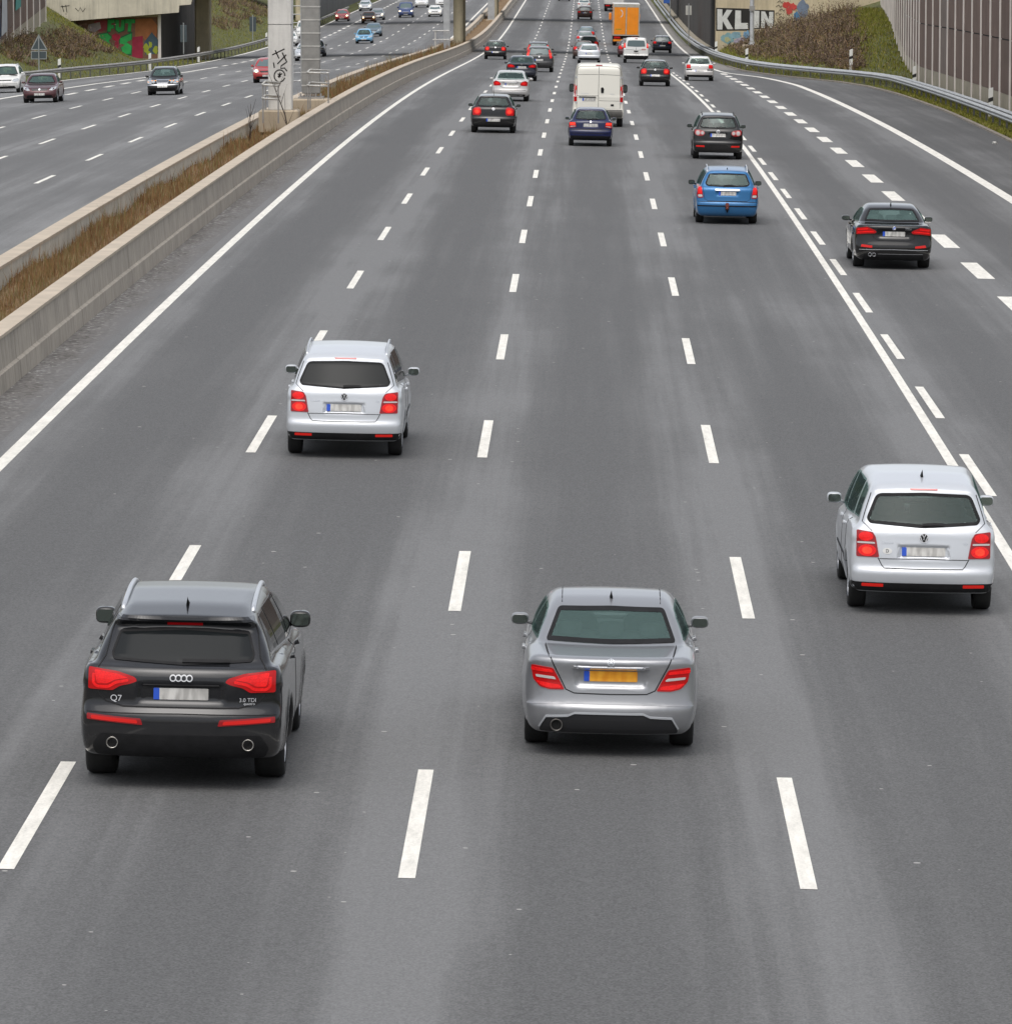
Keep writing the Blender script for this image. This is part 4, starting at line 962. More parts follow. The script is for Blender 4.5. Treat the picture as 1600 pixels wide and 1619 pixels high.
hatch_rear(c, M_LIT, K((.52, 1.02), (.80, 1.04), (.80, .84), (.56, .82)), pz=.66); c.antenna(.8)
c = Car('crossover_car', 'dark brown crossover on the second bridge shadow line', 'car', 'cross', P_BROWN, 2, pose_px(912, 937, 30), OUT); hatch_rear(c, M_REFL, K((.56, 1.0), (.84, 1.0), (.84, .84), (.60, .84)), pz=.82)
Xw, Yw = ground(923, 15.5); c = Car('saloon_car', 'white car just ahead of the dark brown crossover', 'car', 'sed', P_WHITE2, 3, pose_at(Xw, Yw, zmain), OUT); saloon_rear(c, K((.80, .93), (.55, .93), (.55, .8), (.78, .78)), M_REFL)
Xw, Yw = ground(892, .8); c = Car('hatchback_car', 'dark car cut off by the top edge of the photo', 'car', 'hat', P_BLACK2, 3, pose_at(Xw, Yw, zmain), OUT); hatch_rear(c, M_REFL)

# ------------------------------------------------------------------ oncoming traffic
def front(c, lit=None, HL=None, grille=None, pz=.42, intake=True, hood_line=True, plate=True, hmat=None):
    sh = c.sh; b = sh.belt; W = sh.W / 2
    HL = HL or K((W - .06, .74), (W - .12, .80), (.50, .74), (.46, .64), (.60, .60), (W - .08, .63))
    q = np.array(HL); cx, cz = (q.max(0) + q.min(0)) / 2; hh = (q[:, 1].max() - q[:, 1].min()) / 2
    r = max(hh * .75, .075)
    sub = [('lamp_lit', [(cx - .02 + r * math.cos(a), cz + r * math.sin(a)) for a in np.arange(12) * .5236], .02, lit)] if lit else [('lamp_bowl', [(cx - .03 + r * .8 * math.cos(a), cz + r * .8 * math.sin(a)) for a in np.arange(10) * .6283], .014, M_CHROME)]
    c.pair('headlight', HL, 'front', .010, hmat or M_HEAD, .03, sub)
    if grille is None: grille = K((-.42, .70), (.42, .70), (.36, .60), (-.36, .60))
    if grille: c.patch('grille', grille, 'front', .008, M_GLOSSK, .02)
    if intake: c.patch('bumper_intake', K((-.60, .38), (.60, .38), (.66, .26), (-.66, .26)), 'front', .008, M_BLACK, .03)
    if plate: c.plate(pz, .52, .11, d='front', band=False)
    c.line('bumper_crease', [(-.74, .53), (0, .54), (.74, .53)], .014, 'front')
def oncoming(name, label, cat, shape, mat, tier, px, lit=None, **k):
    see = k.pop('see', False)
    c = Car(name, label, cat, shape, mat, tier, pose_px(*px, away=False, wb=SH[shape].wb), IN, see=see, wg=M_GLASSL if see else None); front(c, lit, **k); return c
c = oncoming('people_carrier', 'white people carrier cut by the left edge of the photo', 'car', 'gp', P_WHITE2, 2, (-16, 33, 146), grille=K((-.45, .72), (.45, .72), (.40, .66), (-.40, .66)), see=True); c.rails(.55, .8, 2.4, M_SATIN, .04, .016)
c = oncoming('saloon_car', 'maroon low car with round windscreen arch and no lamps lit', 'car', 'sed', P_MAROON, 2, (38, 92, 161.5), HL=K((.82, .80), (.60, .74), (.46, .62), (.62, .60), (.80, .68)), see=True); c.disc('badge', 0, .66, .05, .015, M_CHROME, 'front')
c = oncoming('estate_car', 'black estate car with four round headlamps and wide chrome grille', 'car', 'wag', P_BLACK, 2, (232, 286, 149.5), HL=K((.80, .80), (.58, .80), (.56, .60), (.78, .60)), grille=K((-.36, .82), (.36, .82), (.28, .60), (-.28, .60)), pz=.46, see=True)
c.ring('grille_frame', K((-.36, .82), (.36, .82), (.28, .60), (-.28, .60)), .035, 'front', .014, M_CHROME, .02)
for z in (.65, .69, .73, .77): c.line('grille_bar', [(-.27, z), (.27, z)], .014, 'front', .016, M_CHROME)
for m in (False, True): c.disc('round_lamp', .475, .70, .075, .012, M_HEAD, 'front', mirror=m)
c.line('bumper_strip', [(-.80, .535), (0, .545), (.80, .535)], .035, 'front', .012, M_CHROME); c.rails(.53, .7, 2.4, M_SATIN, .04, .014)
for m in (False, True): c.patch('side_indicator', K((3.95, .70), (4.08, .68), (4.08, .76), (3.97, .77)), 'side', .012, M_INDIC, .01, m)
oncoming('hatchback_car', 'red hatchback with lit headlamps partly behind the concrete gantry pillar', 'car', 'hat', P_RED, 2, (400, 447, 130), M_HLIT)
oncoming('hatchback_car', 'silver hatchback seen through the ladder of the banded gantry column', 'car', 'hat', P_SILV, 2, (466, 500, 95.6))
oncoming('hatchback_car', 'dark blue car half hidden to the right of the banded gantry column', 'car', 'hat', P_NAVY, 3, (482, 515, 89))
oncoming('hatchback_car', 'white car showing between the two gantry columns', 'car', 'hat', P_WHITE2, 3, (443, 471, 72))
oncoming('minibus_van', 'white van behind the banded column ladder, farther than the white car', 'van', 'van2', P_WHITE2, 3, (469, 496, 61), HL=K((.85, .92), (.6, .9), (.6, .75), (.85, .75)))
oncoming('hatchback_car', 'red car with orange lit headlamps hugging the far retaining wall', 'car', 'hat', P_RED, 2, (529, 553, 33), M_HLIT)
oncoming('saloon_car', 'silver car with yellow lit headlamps next to the retaining wall', 'car', 'sed', P_SILV, 3, (566, 589, 16.5), M_HLITY)
c = oncoming('saloon_car', 'dark orange car overlapping a silver one, one lamp glaring', 'car', 'sed', P_ORNG, 3, (571, 595, 36), M_HLIT)
oncoming('saloon_car', 'silver grey saloon right behind the dark orange car', 'car', 'sed', P_GREY, 3, (586, 607.5, 31), M_HLIT)
c = oncoming('hatchback_car', 'light sky blue hatchback in the middle of the far carriageway', 'car', 'hat', P_LBLUE, 2, (562.5, 589, 68), see=True); c.disc('badge', 0, .66, .045, .015, M_CHROME, 'front')
oncoming('saloon_car', 'slate blue car tucked behind the light blue hatchback', 'car', 'sed', P_GBLUE, 3, (578, 603, 57))
oncoming('minibus_van', 'dark blue tall van with both headlamps lit', 'van', 'van2', P_BLUV, 2, (629.5, 654.5, 27), M_HLIT, HL=K((.90, .92), (.62, .90), (.62, .74), (.90, .74)))
oncoming('people_carrier', 'white people carrier ahead of the blue van at the top edge', 'car', 'cross', P_WHITE2, 3, (655.6, 678, 11))
oncoming('saloon_car', 'white saloon with glowing headlamps left of the median gantry post', 'car', 'sed', P_WHITE2, 3, (676.6, 699, 25.7), M_HLIT)
oncoming('hatchback_car', 'white car half hidden behind the slim median gantry post', 'car', 'hat', P_WHITE2, 3, (688, 708.5, 10))
# ================================================================== the place
def pl(pts):
    y = [p[0] for p in pts]; x = [p[1] for p in pts]
    return lambda Y: np.interp(Y, y, x)
# lines along the road: X as a function of Y
RAIL_R = pl([(20, 17.0), (226, 17.2), (318, 17.35), (330, 16.9), (340, 15.95), (350, 14.6), (362, 13.2), (375, 12.1), (390, 11.3), (410, 10.85), (450, 10.4), (510, 10.15), (585, 9.95), (900, 9.8)])
KERB_R = pl([(20, 16.2), (215, 16.4), (262, 16.75), (301, 16.7), (325, 16.3), (341, 15.4), (353, 14.0), (370, 12.2), (390, 10.95), (450, 10.1), (900, 9.5)])
EDGE_R = pl([(20, 12.62), (166, 12.66), (230, 12.6), (300, 12.45), (325, 12.35), (338, 12.05), (350, 11.65), (360, 11.15), (368, 10.4), (377, 9.62), (386, 9.3), (398, 9.16), (900, 9.1)])
OUT_L = pl([(20, -36.5), (300, -35.6), (340, -34.2), (358, -33.5), (376, -32.85), (392, -32.1), (410, -31.6), (470, -31.25), (900, -31.0)])
RAIL_L = lambda Y: OUT_L(Y) - .75
YS = np.concatenate([np.arange(20, 240, 4), np.arange(240, 520, 5), np.arange(520, 1000, 8), np.arange(1000, 2600, 100)])

def asphalt(name, base, lanes, lane_amp, warm=0.0, grit=1.0):
    m, nt, b = new_mat(name)
    o = coords(nt)
    sx = nt.nodes.new('ShaderNodeSeparateXYZ'); nt.links.new(o, sx.inputs[0])
    # long worn bands along the lanes, pale where tyres seldom run
    n1 = noise(nt, coords(nt, (.55, .012, 1)), 1.0, 4, .6)
    n2 = noise(nt, coords(nt, (2.6, .03, 1)), 1.0, 5, .65)
    n3 = noise(nt, coords(nt, (.25, .10, 1)), 1.0, 5, .6)
    n4 = noise(nt, o, 9.0, 6, .75)
    ph = math_(nt, 'MULTIPLY', math_(nt, 'ADD', sx.outputs[0], lanes[0]), 2 * math.pi / lanes[1])
    cs = math_(nt, 'MULTIPLY', math_(nt, 'COSINE', ph), lane_amp)
    v = math_(nt, 'ADD', math_(nt, 'MULTIPLY', n1, .85), math_(nt, 'MULTIPLY', n2, .62))
    v = math_(nt, 'ADD', v, math_(nt, 'MULTIPLY', n3, .50)); v = math_(nt, 'ADD', v, cs)
    v = math_(nt, 'ADD', v, math_(nt, 'MULTIPLY', n4, .30))
    v = math_(nt, 'SUBTRACT', v, .65)
    lo = tuple(base * k for k in (.72, .73, .735)); hi = tuple(base * k for k in (1.85, 1.87, 1.88))
    c = ramp(nt, v, [(.33, lo), (.50, (base, base * 1.01, base * 1.01)), (.70, hi)])
    # fine aggregate and scattered pale chippings
    vo = nt.nodes.new('ShaderNodeTexVoronoi'); vo.inputs['Scale'].default_value = 55.0; nt.links.new(o, vo.inputs['Vector'])
    c = mix(nt, c, ramp(nt, vo.outputs['Color'], [(.2, (base * .62,) * 3), (.8, (base * 1.5,) * 3)]), .50)
    vs = nt.nodes.new('ShaderNodeTexVoronoi'); vs.inputs['Scale'].default_value = 2.0; nt.links.new(o, vs.inputs['Vector'])
    cs3 = nt.nodes.new('ShaderNodeSeparateColor'); nt.links.new(vs.outputs['Color'], cs3.inputs[0])
    sp = math_(nt, 'LESS_THAN', vs.outputs['Distance'], math_(nt, 'MULTIPLY', math_(nt, 'SUBTRACT', cs3.outputs[0], .45), .13 * grit))
    c = mix(nt, c, (.42, .41, .39), math_(nt, 'MULTIPLY', sp, .85))
    nt.links.new(c, b.inputs['Base Color'])
    b.inputs['Roughness'].default_value = .82; b.inputs['Specular IOR Level'].default_value = .3
    nf = noise(nt, o, 40.0, 3, .6); bump(nt, b, nf, .012, .5)
    MATS[name] = m; return m
A_MAIN = asphalt('asphalt', .116, (-1.96 + 0, 3.5), .20)
A_OPP = asphalt('asphalt far carriageway', .140, (17.4, 3.45), .08)
A_SH = asphalt('dark shoulder asphalt', .100, (0, 5.0), .05, grit=1.2)

def sheet(name, xa, xb, surf, mat, dz=0.0, ys=YS, n=6):
    rows = []
    for Y in ys:
        a = xa(Y) if callable(xa) else xa; b = xb(Y) if callable(xb) else xb
        xs = np.linspace(a, b, n); rows.append([(x, Y, float(surf(x, Y)) + dz) for x in xs])
    return struct(strip(name, rows, mat))
sheet('road', -8.9, lambda Y: np.minimum(EDGE_R(Y), 30), zmain, A_MAIN, n=10)
sheet('shoulder', lambda Y: EDGE_R(Y), lambda Y: KERB_R(Y), zmain, A_SH)
# gritty strip at the foot of the median wall
mg, nt, b = new_mat('gritty asphalt'); o = coords(nt)
vo = nt.nodes.new('ShaderNodeTexVoronoi'); vo.inputs['Scale'].default_value = 15; nt.links.new(o, vo.inputs['Vector'])
nn = noise(nt, coords(nt, (1.6, .25, 1)), 1.0, 6, .7)
c = ramp(nt, math_(nt, 'ADD', math_(nt, 'MULTIPLY', vo.outputs['Color'], .6), math_(nt, 'MULTIPLY', nn, .55)), [(.28, (.058, .052, .047)), (.52, (.120, .112, .104)), (.74, (.185, .176, .165)), (.83, (.45, .44, .42))])
sx = nt.nodes.new('ShaderNodeSeparateXYZ'); nt.links.new(o, sx.inputs[0])
fd = math_(nt, 'ADD', math_(nt, 'MULTIPLY', math_(nt, 'ADD', sx.outputs[0], 9.62), 1.25), math_(nt, 'MULTIPLY', math_(nt, 'SUBTRACT', nn, .5), 2.6), True)
c = mix(nt, c, (.135, .133, .133), fd)
nt.links.new(c, b.inputs['Base Color']); b.inputs['Roughness'].default_value = .9; bump(nt, b, vo.outputs['Distance'], .02, .5)
M_GRIT = mg
sheet('shoulder', -9.75, -8.9, zmain, M_GRIT)
M_CONCSH = simple('concrete shoulder', (.20, .19, .175), .85, var=.18, vscale=.5)
sheet('shoulder', lambda Y: EDGE_R(Y) + .1, lambda Y: np.where(Y > 470, 10.76, RAIL_R(Y) - .05), zmain, M_CONCSH, .008, YS[(YS > 392)])
sheet('road', lambda Y: OUT_L(Y) - .25, -12.3, zopp, A_OPP, n=10)

# ---- painted markings
mp, nt, b = new_mat('road paint'); o = coords(nt)
w1 = noise(nt, coords(nt, (6, 1.0, 1)), 1.2, 7, .75); w2 = noise(nt, o, 30, 3, .6)
c = ramp(nt, math_(nt, 'ADD', math_(nt, 'MULTIPLY', w1, .75), math_(nt, 'MULTIPLY', w2, .35)), [(.30, (.25, .245, .23)), (.43, (.62, .60, .54)), (.66, (.85, .82, .75))])
nt.links.new(c, b.inputs['Base Color']); b.inputs['Roughness'].default_value = .6; bump(nt, b, w2, .006, .4)
M_PAINT = mp
def marks(spec, surf, dz=.005):
    mb = MB()
    for (xf, w, ya, yb) in spec:
        n = max(2, int((yb - ya) / 4) + 1); ys = np.linspace(ya, yb, n)
        v = []
        for Y in ys:
            x = float(xf(Y)) if callable(xf) else xf
            for s_ in (-w / 2, w / 2): v.append((x + s_, Y, float(surf(x + s_, Y)) + dz))
        mb.raw(v, [(2 * i, 2 * i + 1, 2 * i + 3, 2 * i + 2) for i in range(n - 1)])
    return mb
sp = [(lambda Y: -8.56 + 0 * Y, .20, 20, 1000), (lambda Y: EDGE_R(Y), .36, 20, 372), (lambda Y: EDGE_R(Y), .26, 372, 1000), (lambda Y: np.interp(Y, [60, 80, 205, 260, 360], [5.55, 5.58, 5.80, 5.74, 5.60]), .16, 20, 372)]
for x in (-5.04, -1.54, 1.96):
    for k in range(-2, 50): sp.append((x, .15, 48.1 + 18 * k + (.0 if x < 1 else -.1), 54.1 + 18 * k))
for k in range(-4, 27):
    y = 80.2 + 12 * k
    if y < 372: sp.append((np.interp(y, [60, 80, 205, 260, 360], [5.84, 5.87, 6.08, 6.02, 5.88]), .15, y, y + 6))
    if 115 <= y < 372: sp.append((9.2, .40, y - .2, y + 5.8))
for k in range(3): sp.append((5.6, .22, 390 + 12 * k, 396 + 12 * k))
struct(marks(sp, zmain).build('road_markings', M_PAINT))
sp = [(lambda Y: OUT_L(Y), .25, 20, 1000), (-13.9, .25, 20, 1000)]
for k in range(-1, 50):
    y = 48 + 18 * k
    for x in (-17.35, -20.8, -24.25):
        xx = x + (.28 if x > -18 else .35 if x > -21 else 0) * np.clip((420 - y) / 120, 0, 1)
        sp.append((xx, .16, y, y + 6))
for k in range(62):
    y = 300 + 12 * k
    if not 352 < y < 420: sp.append((-27.75 if y < 400 else -27.9, .30, y, y + 6))
sp.append((lambda Y: np.interp(Y, [20, 291, 320, 340, 356, 392, 424], [-30.6, -30.45, -30.0, -29.6, -29.05, -28.1, -27.88]), .30, 20, 424))
struct(marks(sp, zopp).build('road_markings', M_PAINT))

# ---- ground: verges, embankments and fields as one sheet with a trough for the roads
def emb_r(X, Y):
    r = float(RAIL_R(Y)); d = X - r
    base = float(zmain(r, Y)) + .05
    far = np.clip((Y - 315) / 60, 0, 1)
    rise = (.55 * min(max(d - .3, 0), 1.4) + .30 * max(d - 1.7, 0) * far + .05 * max(d - 1.7, 0) * (1 - far))
    return base + min(rise, 6.5)
def emb_l(X, Y):
    r = float(RAIL_L(Y)); d = r - X
    base = float(zopp(r, Y)) - .08
    o_ = float(np.interp(Y, [395, 440, 478, 484, 505, 520], [.7, 2.2, 6.6, 6.6, 2.0, .7])); s_ = float(np.interp(Y, [400, 478, 510, 530], [.34, .62, .62, .40]))
    return base + min(s_ * max(d - o_, 0), 6.5)
rows = []
for Y in YS:
    kr = float(KERB_R(Y)); rr = float(RAIL_R(Y)); lr = float(RAIL_L(Y)); ol = float(OUT_L(Y))
    row = []
    for d in (300, 120, 60, 35, 22, 16, 12, 9, 7, 5, 3.5, 2, 1, 0): X = lr - d; row.append((X, Y, emb_l(X, Y)))
    row += [(ol - .2, Y, float(zopp(ol, Y)) - .05), (ol + .6, Y, float(zopp(ol, Y)) - .35), (-11, Y, float(zr(Y)) - .35), (kr - .6, Y, float(zmain(kr, Y)) - .35), (kr, Y, float(zmain(kr, Y)) - .03)]
    row += [(kr + .35, Y, float(zmain(kr, Y)) + .03)]
    for d in (0, .5, 1, 1.7, 3, 5, 7, 9, 12, 16, 22, 35, 60, 120, 300): X = rr + max(d, .02); row.append((max(X, kr + .4 + d * .01), Y, emb_r(X, Y)))
    rows.append(row)
mt, nt, b = new_mat('grassy ground'); o = coords(nt)
g1 = noise(nt, o, .35, 6, .65); g2 = noise(nt, o, 3.0, 6, .7)
c = ramp(nt, math_(nt, 'ADD', math_(nt, 'MULTIPLY', g1, .6), math_(nt, 'MULTIPLY', g2, .4)), [(.30, (.070, .048, .030)), (.45, (.075, .078, .022)), (.58, (.095, .105, .025)), (.75, (.13, .12, .04))])
nt.links.new(c, b.inputs['Base Color']); b.inputs['Roughness'].default_value = .95; bump(nt, b, g2, .15, .7)
M_EARTH = mt
struct(strip('ground', rows, M_EARTH))
# ---- kerb on the right
M_KERB = simple('kerb stone', (.23, .20, .165), .85, var=.3, vscale=2.0)
mb = MB(); yk = np.arange(60, 420, 1.0)
v = []
for Y in yk:
    x = float(KERB_R(Y)); z = float(zmain(x, Y))
    v += [(x - .02, Y, z - .1), (x, Y, z + .075), (x + .16, Y, z + .085), (x + .18, Y, z - .1)]
n = len(yk)
mb.raw(v, [(4 * i + k, 4 * i + k + 1, 4 * i + k + 5, 4 * i + k + 4) for i in range(n - 1) for k in range(3)])
struct(mb.build('kerb', M_KERB))

# ---- concrete median walls
def concrete(name, col, streak=.5, scale=1.0, var=.22, stain=(.07, .065, .058)):
    m, nt, b = new_mat(name); o = coords(nt)
    n1 = noise(nt, coords(nt, (.5 * scale, .5 * scale, .5 * scale)), 1.6, 6, .65)
    n2 = noise(nt, coords(nt, (3.2 * scale, 3.2 * scale, .22 * scale)), 2.0, 5, .7)
    n3 = noise(nt, o, 14, 4, .6)
    c = ramp(nt, n1, [(.25, tuple(x * (1 - var) for x in col)), (.75, tuple(x * (1 + var) for x in col))])
    c = mix(nt, c, stain, math_(nt, 'MULTIPLY', math_(nt, 'SUBTRACT', n2, .46), 2.2 * streak, True))
    c = mix(nt, c, tuple(x * 1.25 for x in col), math_(nt, 'MULTIPLY', math_(nt, 'SUBTRACT', n3, .5), .8, True))
    nt.links.new(c, b.inputs['Base Color']); b.inputs['Roughness'].default_value = .88; bump(nt, b, n3, .01, .5)
    MATS[name] = m; return m
M_WALL = concrete('median concrete', (.385, .345, .292), .8)
M_COPE = simple('pale coping', (.46, .39, .305), .8, var=.14, vscale=1.2)
M_WALLP = concrete('pale inner concrete', (.56, .545, .48), .6)
def longwall(name, label, prof, surf, xref, cope, mat, y0=20, y1=1000):
    """a profile (x, z) run along the road, with its coping as a part"""
    ys = np.concatenate([np.arange(y0, 300, 3.0), np.arange(300, y1, 6.0)])
    def run(p):
        v = []; k = len(p)
        for Y in ys:
            z = float(surf(xref, Y)); v += [(a, Y, z + b) for a, b in p]
        return v, [(i * k + j, i * k + (j + 1) % k, (i + 1) * k + (j + 1) % k, (i + 1) * k + j) for i in range(len(ys) - 1) for j in range(k)]
    r = thing(name, label, 'wall', (0, 0, 0))
    v, f = run(prof); o = add('wall_face', v, f, mat, r)
    v, f = run(cope); add('coping', v, f, M_COPE, r)
    mb = MB()
    for Y in np.arange(y0 + 4, 400, 12.0):
        z = float(surf(xref, Y)); q = [(a, b) for a, b in prof if a == a]
        mb.raw([(a + (.004 if a > sum(p[0] for p in prof) / len(prof) else -.004), Y + d, z + b) for d in (-.012, .012) for a, b in prof], [(j, j + 1, len(prof) + j + 1, len(prof) + j) for j in range(len(prof) - 1)])
    mb.build('expansion_joint', M_SEAM, r)
    return r
longwall('median_wall', 'long grey concrete wall with tan coping beside the left lane', [(-10.12, -.2), (-10.12, .86), (-9.83, .86), (-9.785, .345), (-9.725, .315), (-9.70, 0), (-9.70, -.2)], zmain, -9.8, [(-10.15, .86), (-10.15, .915), (-9.80, .915), (-9.80, .86)], M_WALL)
longwall('median_wall', 'second concrete wall across the grass strip, pale inner face', [(-12.55, -.2), (-12.40, .88), (-12.06, .88), (-12.06, -.2)], zopp, -12.3, [(-12.43, .88), (-12.43, .945), (-12.03, .945), (-12.03, .88)], M_WALLP)
# soil between the two walls
soil = [[(x, Y, float(zr(Y)) + .42 + .10 * math.sin(Y * .37 + x * 2) + (.10 if -11.6 < x < -10.5 else 0)) for x in (-12.06, -11.6, -11.0, -10.5, -10.12)] for Y in np.arange(20, 1000, 2.0)]
ms, nt, b = new_mat('median soil'); g = noise(nt, coords(nt), 2.5, 6, .7)
nt.links.new(ramp(nt, g, [(.3, (.12, .072, .038)), (.6, (.22, .14, .065)), (.8, (.30, .21, .10))]), b.inputs['Base Color']); b.inputs['Roughness'].default_value = .95
struct(strip('median_ground', soil, ms))

# ---- grass and scrub (nobody could count it)
def blade_mat(name, stops, up=.25):
    m, nt, b = new_mat(name)
    g = nt.nodes.new('ShaderNodeNewGeometry')
    pz = noise(nt, coords(nt), .9, 4, .65)
    f = math_(nt, 'ADD', math_(nt, 'MULTIPLY', g.outputs['Random Per Island'], .42), math_(nt, 'MULTIPLY', math_(nt, 'ADD', math_(nt, 'MULTIPLY', math_(nt, 'SUBTRACT', pz, .5), 1.7), .5), .66))
    nt.links.new(ramp(nt, f, stops), b.inputs['Base Color']); b.inputs['Roughness'].default_value = .9; b.inputs['Specular IOR Level'].default_value = .1
    return m
M_DRY = blade_mat('dry grass', [(.25, (.095, .048, .028)), (.40, (.20, .105, .050)), (.54, (.27, .160, .078)), (.66, (.155, .150, .055)), (.80, (.34, .265, .16))])
M_GRASS = blade_mat('verge grass', [(.25, (.12, .092, .036)), (.42, (.15, .165, .026)), (.55, (.185, .200, .034)), (.68, (.27, .25, .055)), (.82, (.32, .255, .11))])
M_TWIG = blade_mat('bramble twigs', [(.25, (.060, .040, .032)), (.42, (.13, .090, .070)), (.56, (.20, .148, .115)), (.68, (.16, .14, .05)), (.76, (.23, .13, .065)), (.88, (.29, .22, .165))])
def blades(name, base, h, w, mat, lean=.35, parent=None):
    """base (n,3); h, w arrays: each blade is a bent double triangle turned at random"""
    n = len(base); a = rng.uniform(0, 2 * math.pi, n); l = rng.uniform(0, lean, n) * h; b = rng.uniform(0, 2 * math.pi, n)
    side = np.stack([np.cos(a), np.sin(a), 0 * a], 1) * (w / 2)[:, None]
    bend = np.stack([np.cos(b) * l, np.sin(b) * l, 0 * b], 1)
    up = np.zeros((n, 3)); up[:, 2] = h
    V = np.stack([base - side, base + side, base + bend * .3 + up * .55 + side * .7, base + bend * .3 + up * .55 - side * .7, base + bend + up * .97], 1).reshape(-1, 3)
    i = np.arange(n) * 5
    me = bpy.data.meshes.new(name)
    q = np.stack([i, i + 1, i + 2, i + 3], 1); t = np.stack([i + 3, i + 2, i + 4], 1)
    me.from_pydata(V.tolist(), [], q.tolist() + t.tolist())
    o = bpy.data.objects.new(name, me); me.materials.append(mat); COL.objects.link(o)
    o['kind'] = 'stuff'
    return o
def soilz(x, Y): return zr(Y) + .42 + .10 * np.sin(Y * .37 + x * 2)
n = 105000
Y = 85 + (rng.random(n) ** 1.6) * 420; x = rng.uniform(-12.0, -10.15, n)
keep = rng.random(n) < np.clip(.35 + .6 * (np.sin(Y * .21) + np.sin(Y * .057 + 1)) * .5 + .4 + (x > -11.2) * .25 - (Y < 130) * (x < -11.6) * .5, .15, 1); Y, x = Y[keep], x[keep]
tall = rng.random(len(Y)) < .06
h = rng.uniform(.12, .36, len(Y)) * np.where(Y > 235, 1.5, 1.0) * np.where(tall, 2.0, 1)
blades('dry_grass', np.stack([x, Y, soilz(x, Y) - .03], 1), h, np.clip(Y * .00011, .010, .07) * rng.uniform(.7, 1.4, len(Y)), M_DRY)
n = 70000
Y = rng.uniform(290, 680, n); d = rng.random(n) ** .8 * 22 - .2; xl = RAIL_L(Y) - d
bz = np.array([emb_l(a, b_) for a, b_ in zip(xl, Y)])
ok = ~((Y > 481) & (Y < 510)) & ~((Y > 372) & (Y < 436) & (xl < -40.0))
blades('verge_grass', np.stack([xl, Y, bz - .05], 1)[ok], (rng.uniform(.08, .30, n))[ok], rng.uniform(.03, .075, n)[ok], M_GRASS, .6)
n = 80000
Y = rng.uniform(190, 478, n); d = rng.random(n) ** .9 * np.where(Y < 306, 1.4, 13) ; xr = RAIL_R(Y) + d - np.where(Y < 330, .45, 0)
ok = xr > KERB_R(Y) + .22
bz = np.array([emb_r(a, b_) for a, b_ in zip(xr, Y)])
blades('verge_grass', np.stack([xr, Y, bz - .03], 1)[ok], (rng.uniform(.08, .30, n) * np.where(Y < 330, .7, 1.0))[ok], (rng.uniform(.03, .075, n) * np.clip(Y / 350, .45, 1))[ok], M_GRASS, .6)
def scrub(name, pts, size, mat):
    """tangle of thin bowed twigs and small dead leaves; pts (n,3) roots, size (n) reach"""
    n = len(pts); k = 40; V = []; F = []
    a = rng.uniform(0, 2 * math.pi, (n, k)); el = rng.uniform(.15, 1.45, (n, k)); ln = size[:, None] * rng.uniform(.35, 1.1, (n, k))
    d = np.stack([np.cos(a) * np.cos(el), np.sin(a) * np.cos(el), np.sin(el)], -1) * ln[..., None]
    st = pts[:, None, :] + rng.normal(0, .25, (n, k, 3)) * size[:, None, None] * np.array([1, 1, .15])
    m = st + d * .55 + rng.normal(0, .08, (n, k, 3)) * size[:, None, None]; e = st + d * np.array([1.1, 1.1, .8])
    w = rng.uniform(.012, .032, (n, k)); s = np.stack([-np.sin(a), np.cos(a), 0 * a], -1) * w[..., None]
    s2 = np.zeros_like(s); s2[..., 0] = w
    V = np.stack([st - s2, st + s2, m + s2 * .8, m - s2 * .8, e], 2).reshape(-1, 3); i = np.arange(n * k) * 5
    Q = np.stack([i, i + 1, i + 2, i + 3], 1).tolist() + np.stack([i + 3, i + 2, i + 4], 1).tolist()
    nl = n * 40; c = np.repeat(pts, 40, 0) + rng.normal(0, .5, (nl, 3)) * np.repeat(size, 40)[:, None] * np.array([.9, .9, .55]) + np.stack([np.zeros(nl), np.zeros(nl), np.repeat(size, 40) * .45], 1)
    u = rng.normal(0, 1, (nl, 3)); u /= np.linalg.norm(u, axis=1)[:, None]; v = np.cross(u, rng.normal(0, 1, (nl, 3))); v /= np.linalg.norm(v, axis=1)[:, None]
    sz = rng.uniform(.03, .075, nl)[:, None]
    L = np.stack([c - u * sz, c - v * sz * .6, c + u * sz, c + v * sz * .6], 1).reshape(-1, 3); j = len(V) + np.arange(nl) * 4
    me = bpy.data.meshes.new(name); me.from_pydata(np.concatenate([V, L]).tolist(), [], Q + np.stack([j, j + 1, j + 2, j + 3], 1).tolist())
    o = bpy.data.objects.new(name, me); me.materials.append(mat); COL.objects.link(o); o['kind'] = 'stuff'; return o
# big thicket on the right-hand slope: denser patches between the two clear grass strips
n = 620; Y = rng.uniform(345, 474, n); q = rng.random(n)
wallx = np.interp(Y, [306, 370, 450, 480], [18.3, 20.4, 23.8, 25.2])
xr = RAIL_R(Y) + 1.6 + q * (wallx - RAIL_R(Y) - 4.2)
ok = (noise2 := np.sin(Y * .11) + np.sin(xr * .9 + Y * .05)) > -.9
bz = np.array([emb_r(a, b_) for a, b_ in zip(xr, Y)]); sz = rng.uniform(.9, 2.0, n) * np.clip((xr - RAIL_R(Y)) / 5, .35, 1)
scrub('bramble_thicket', np.stack([xr, Y, bz - .1], 1)[ok], sz[ok], M_TWIG)
n = 170; Y = rng.uniform(372, 440, n); xl = RAIL_L(Y) - 2.6 - rng.random(n) * 5.5
bz = np.array([emb_l(a, b_) for a, b_ in zip(xl, Y)]); ok = (xl < RAIL_L(Y) - 3.2 - (Y - 372) * .02)
scrub('bramble_thicket', np.stack([xl, Y, bz - .1], 1)[ok], rng.uniform(.5, 1.3, n)[ok], M_TWIG)
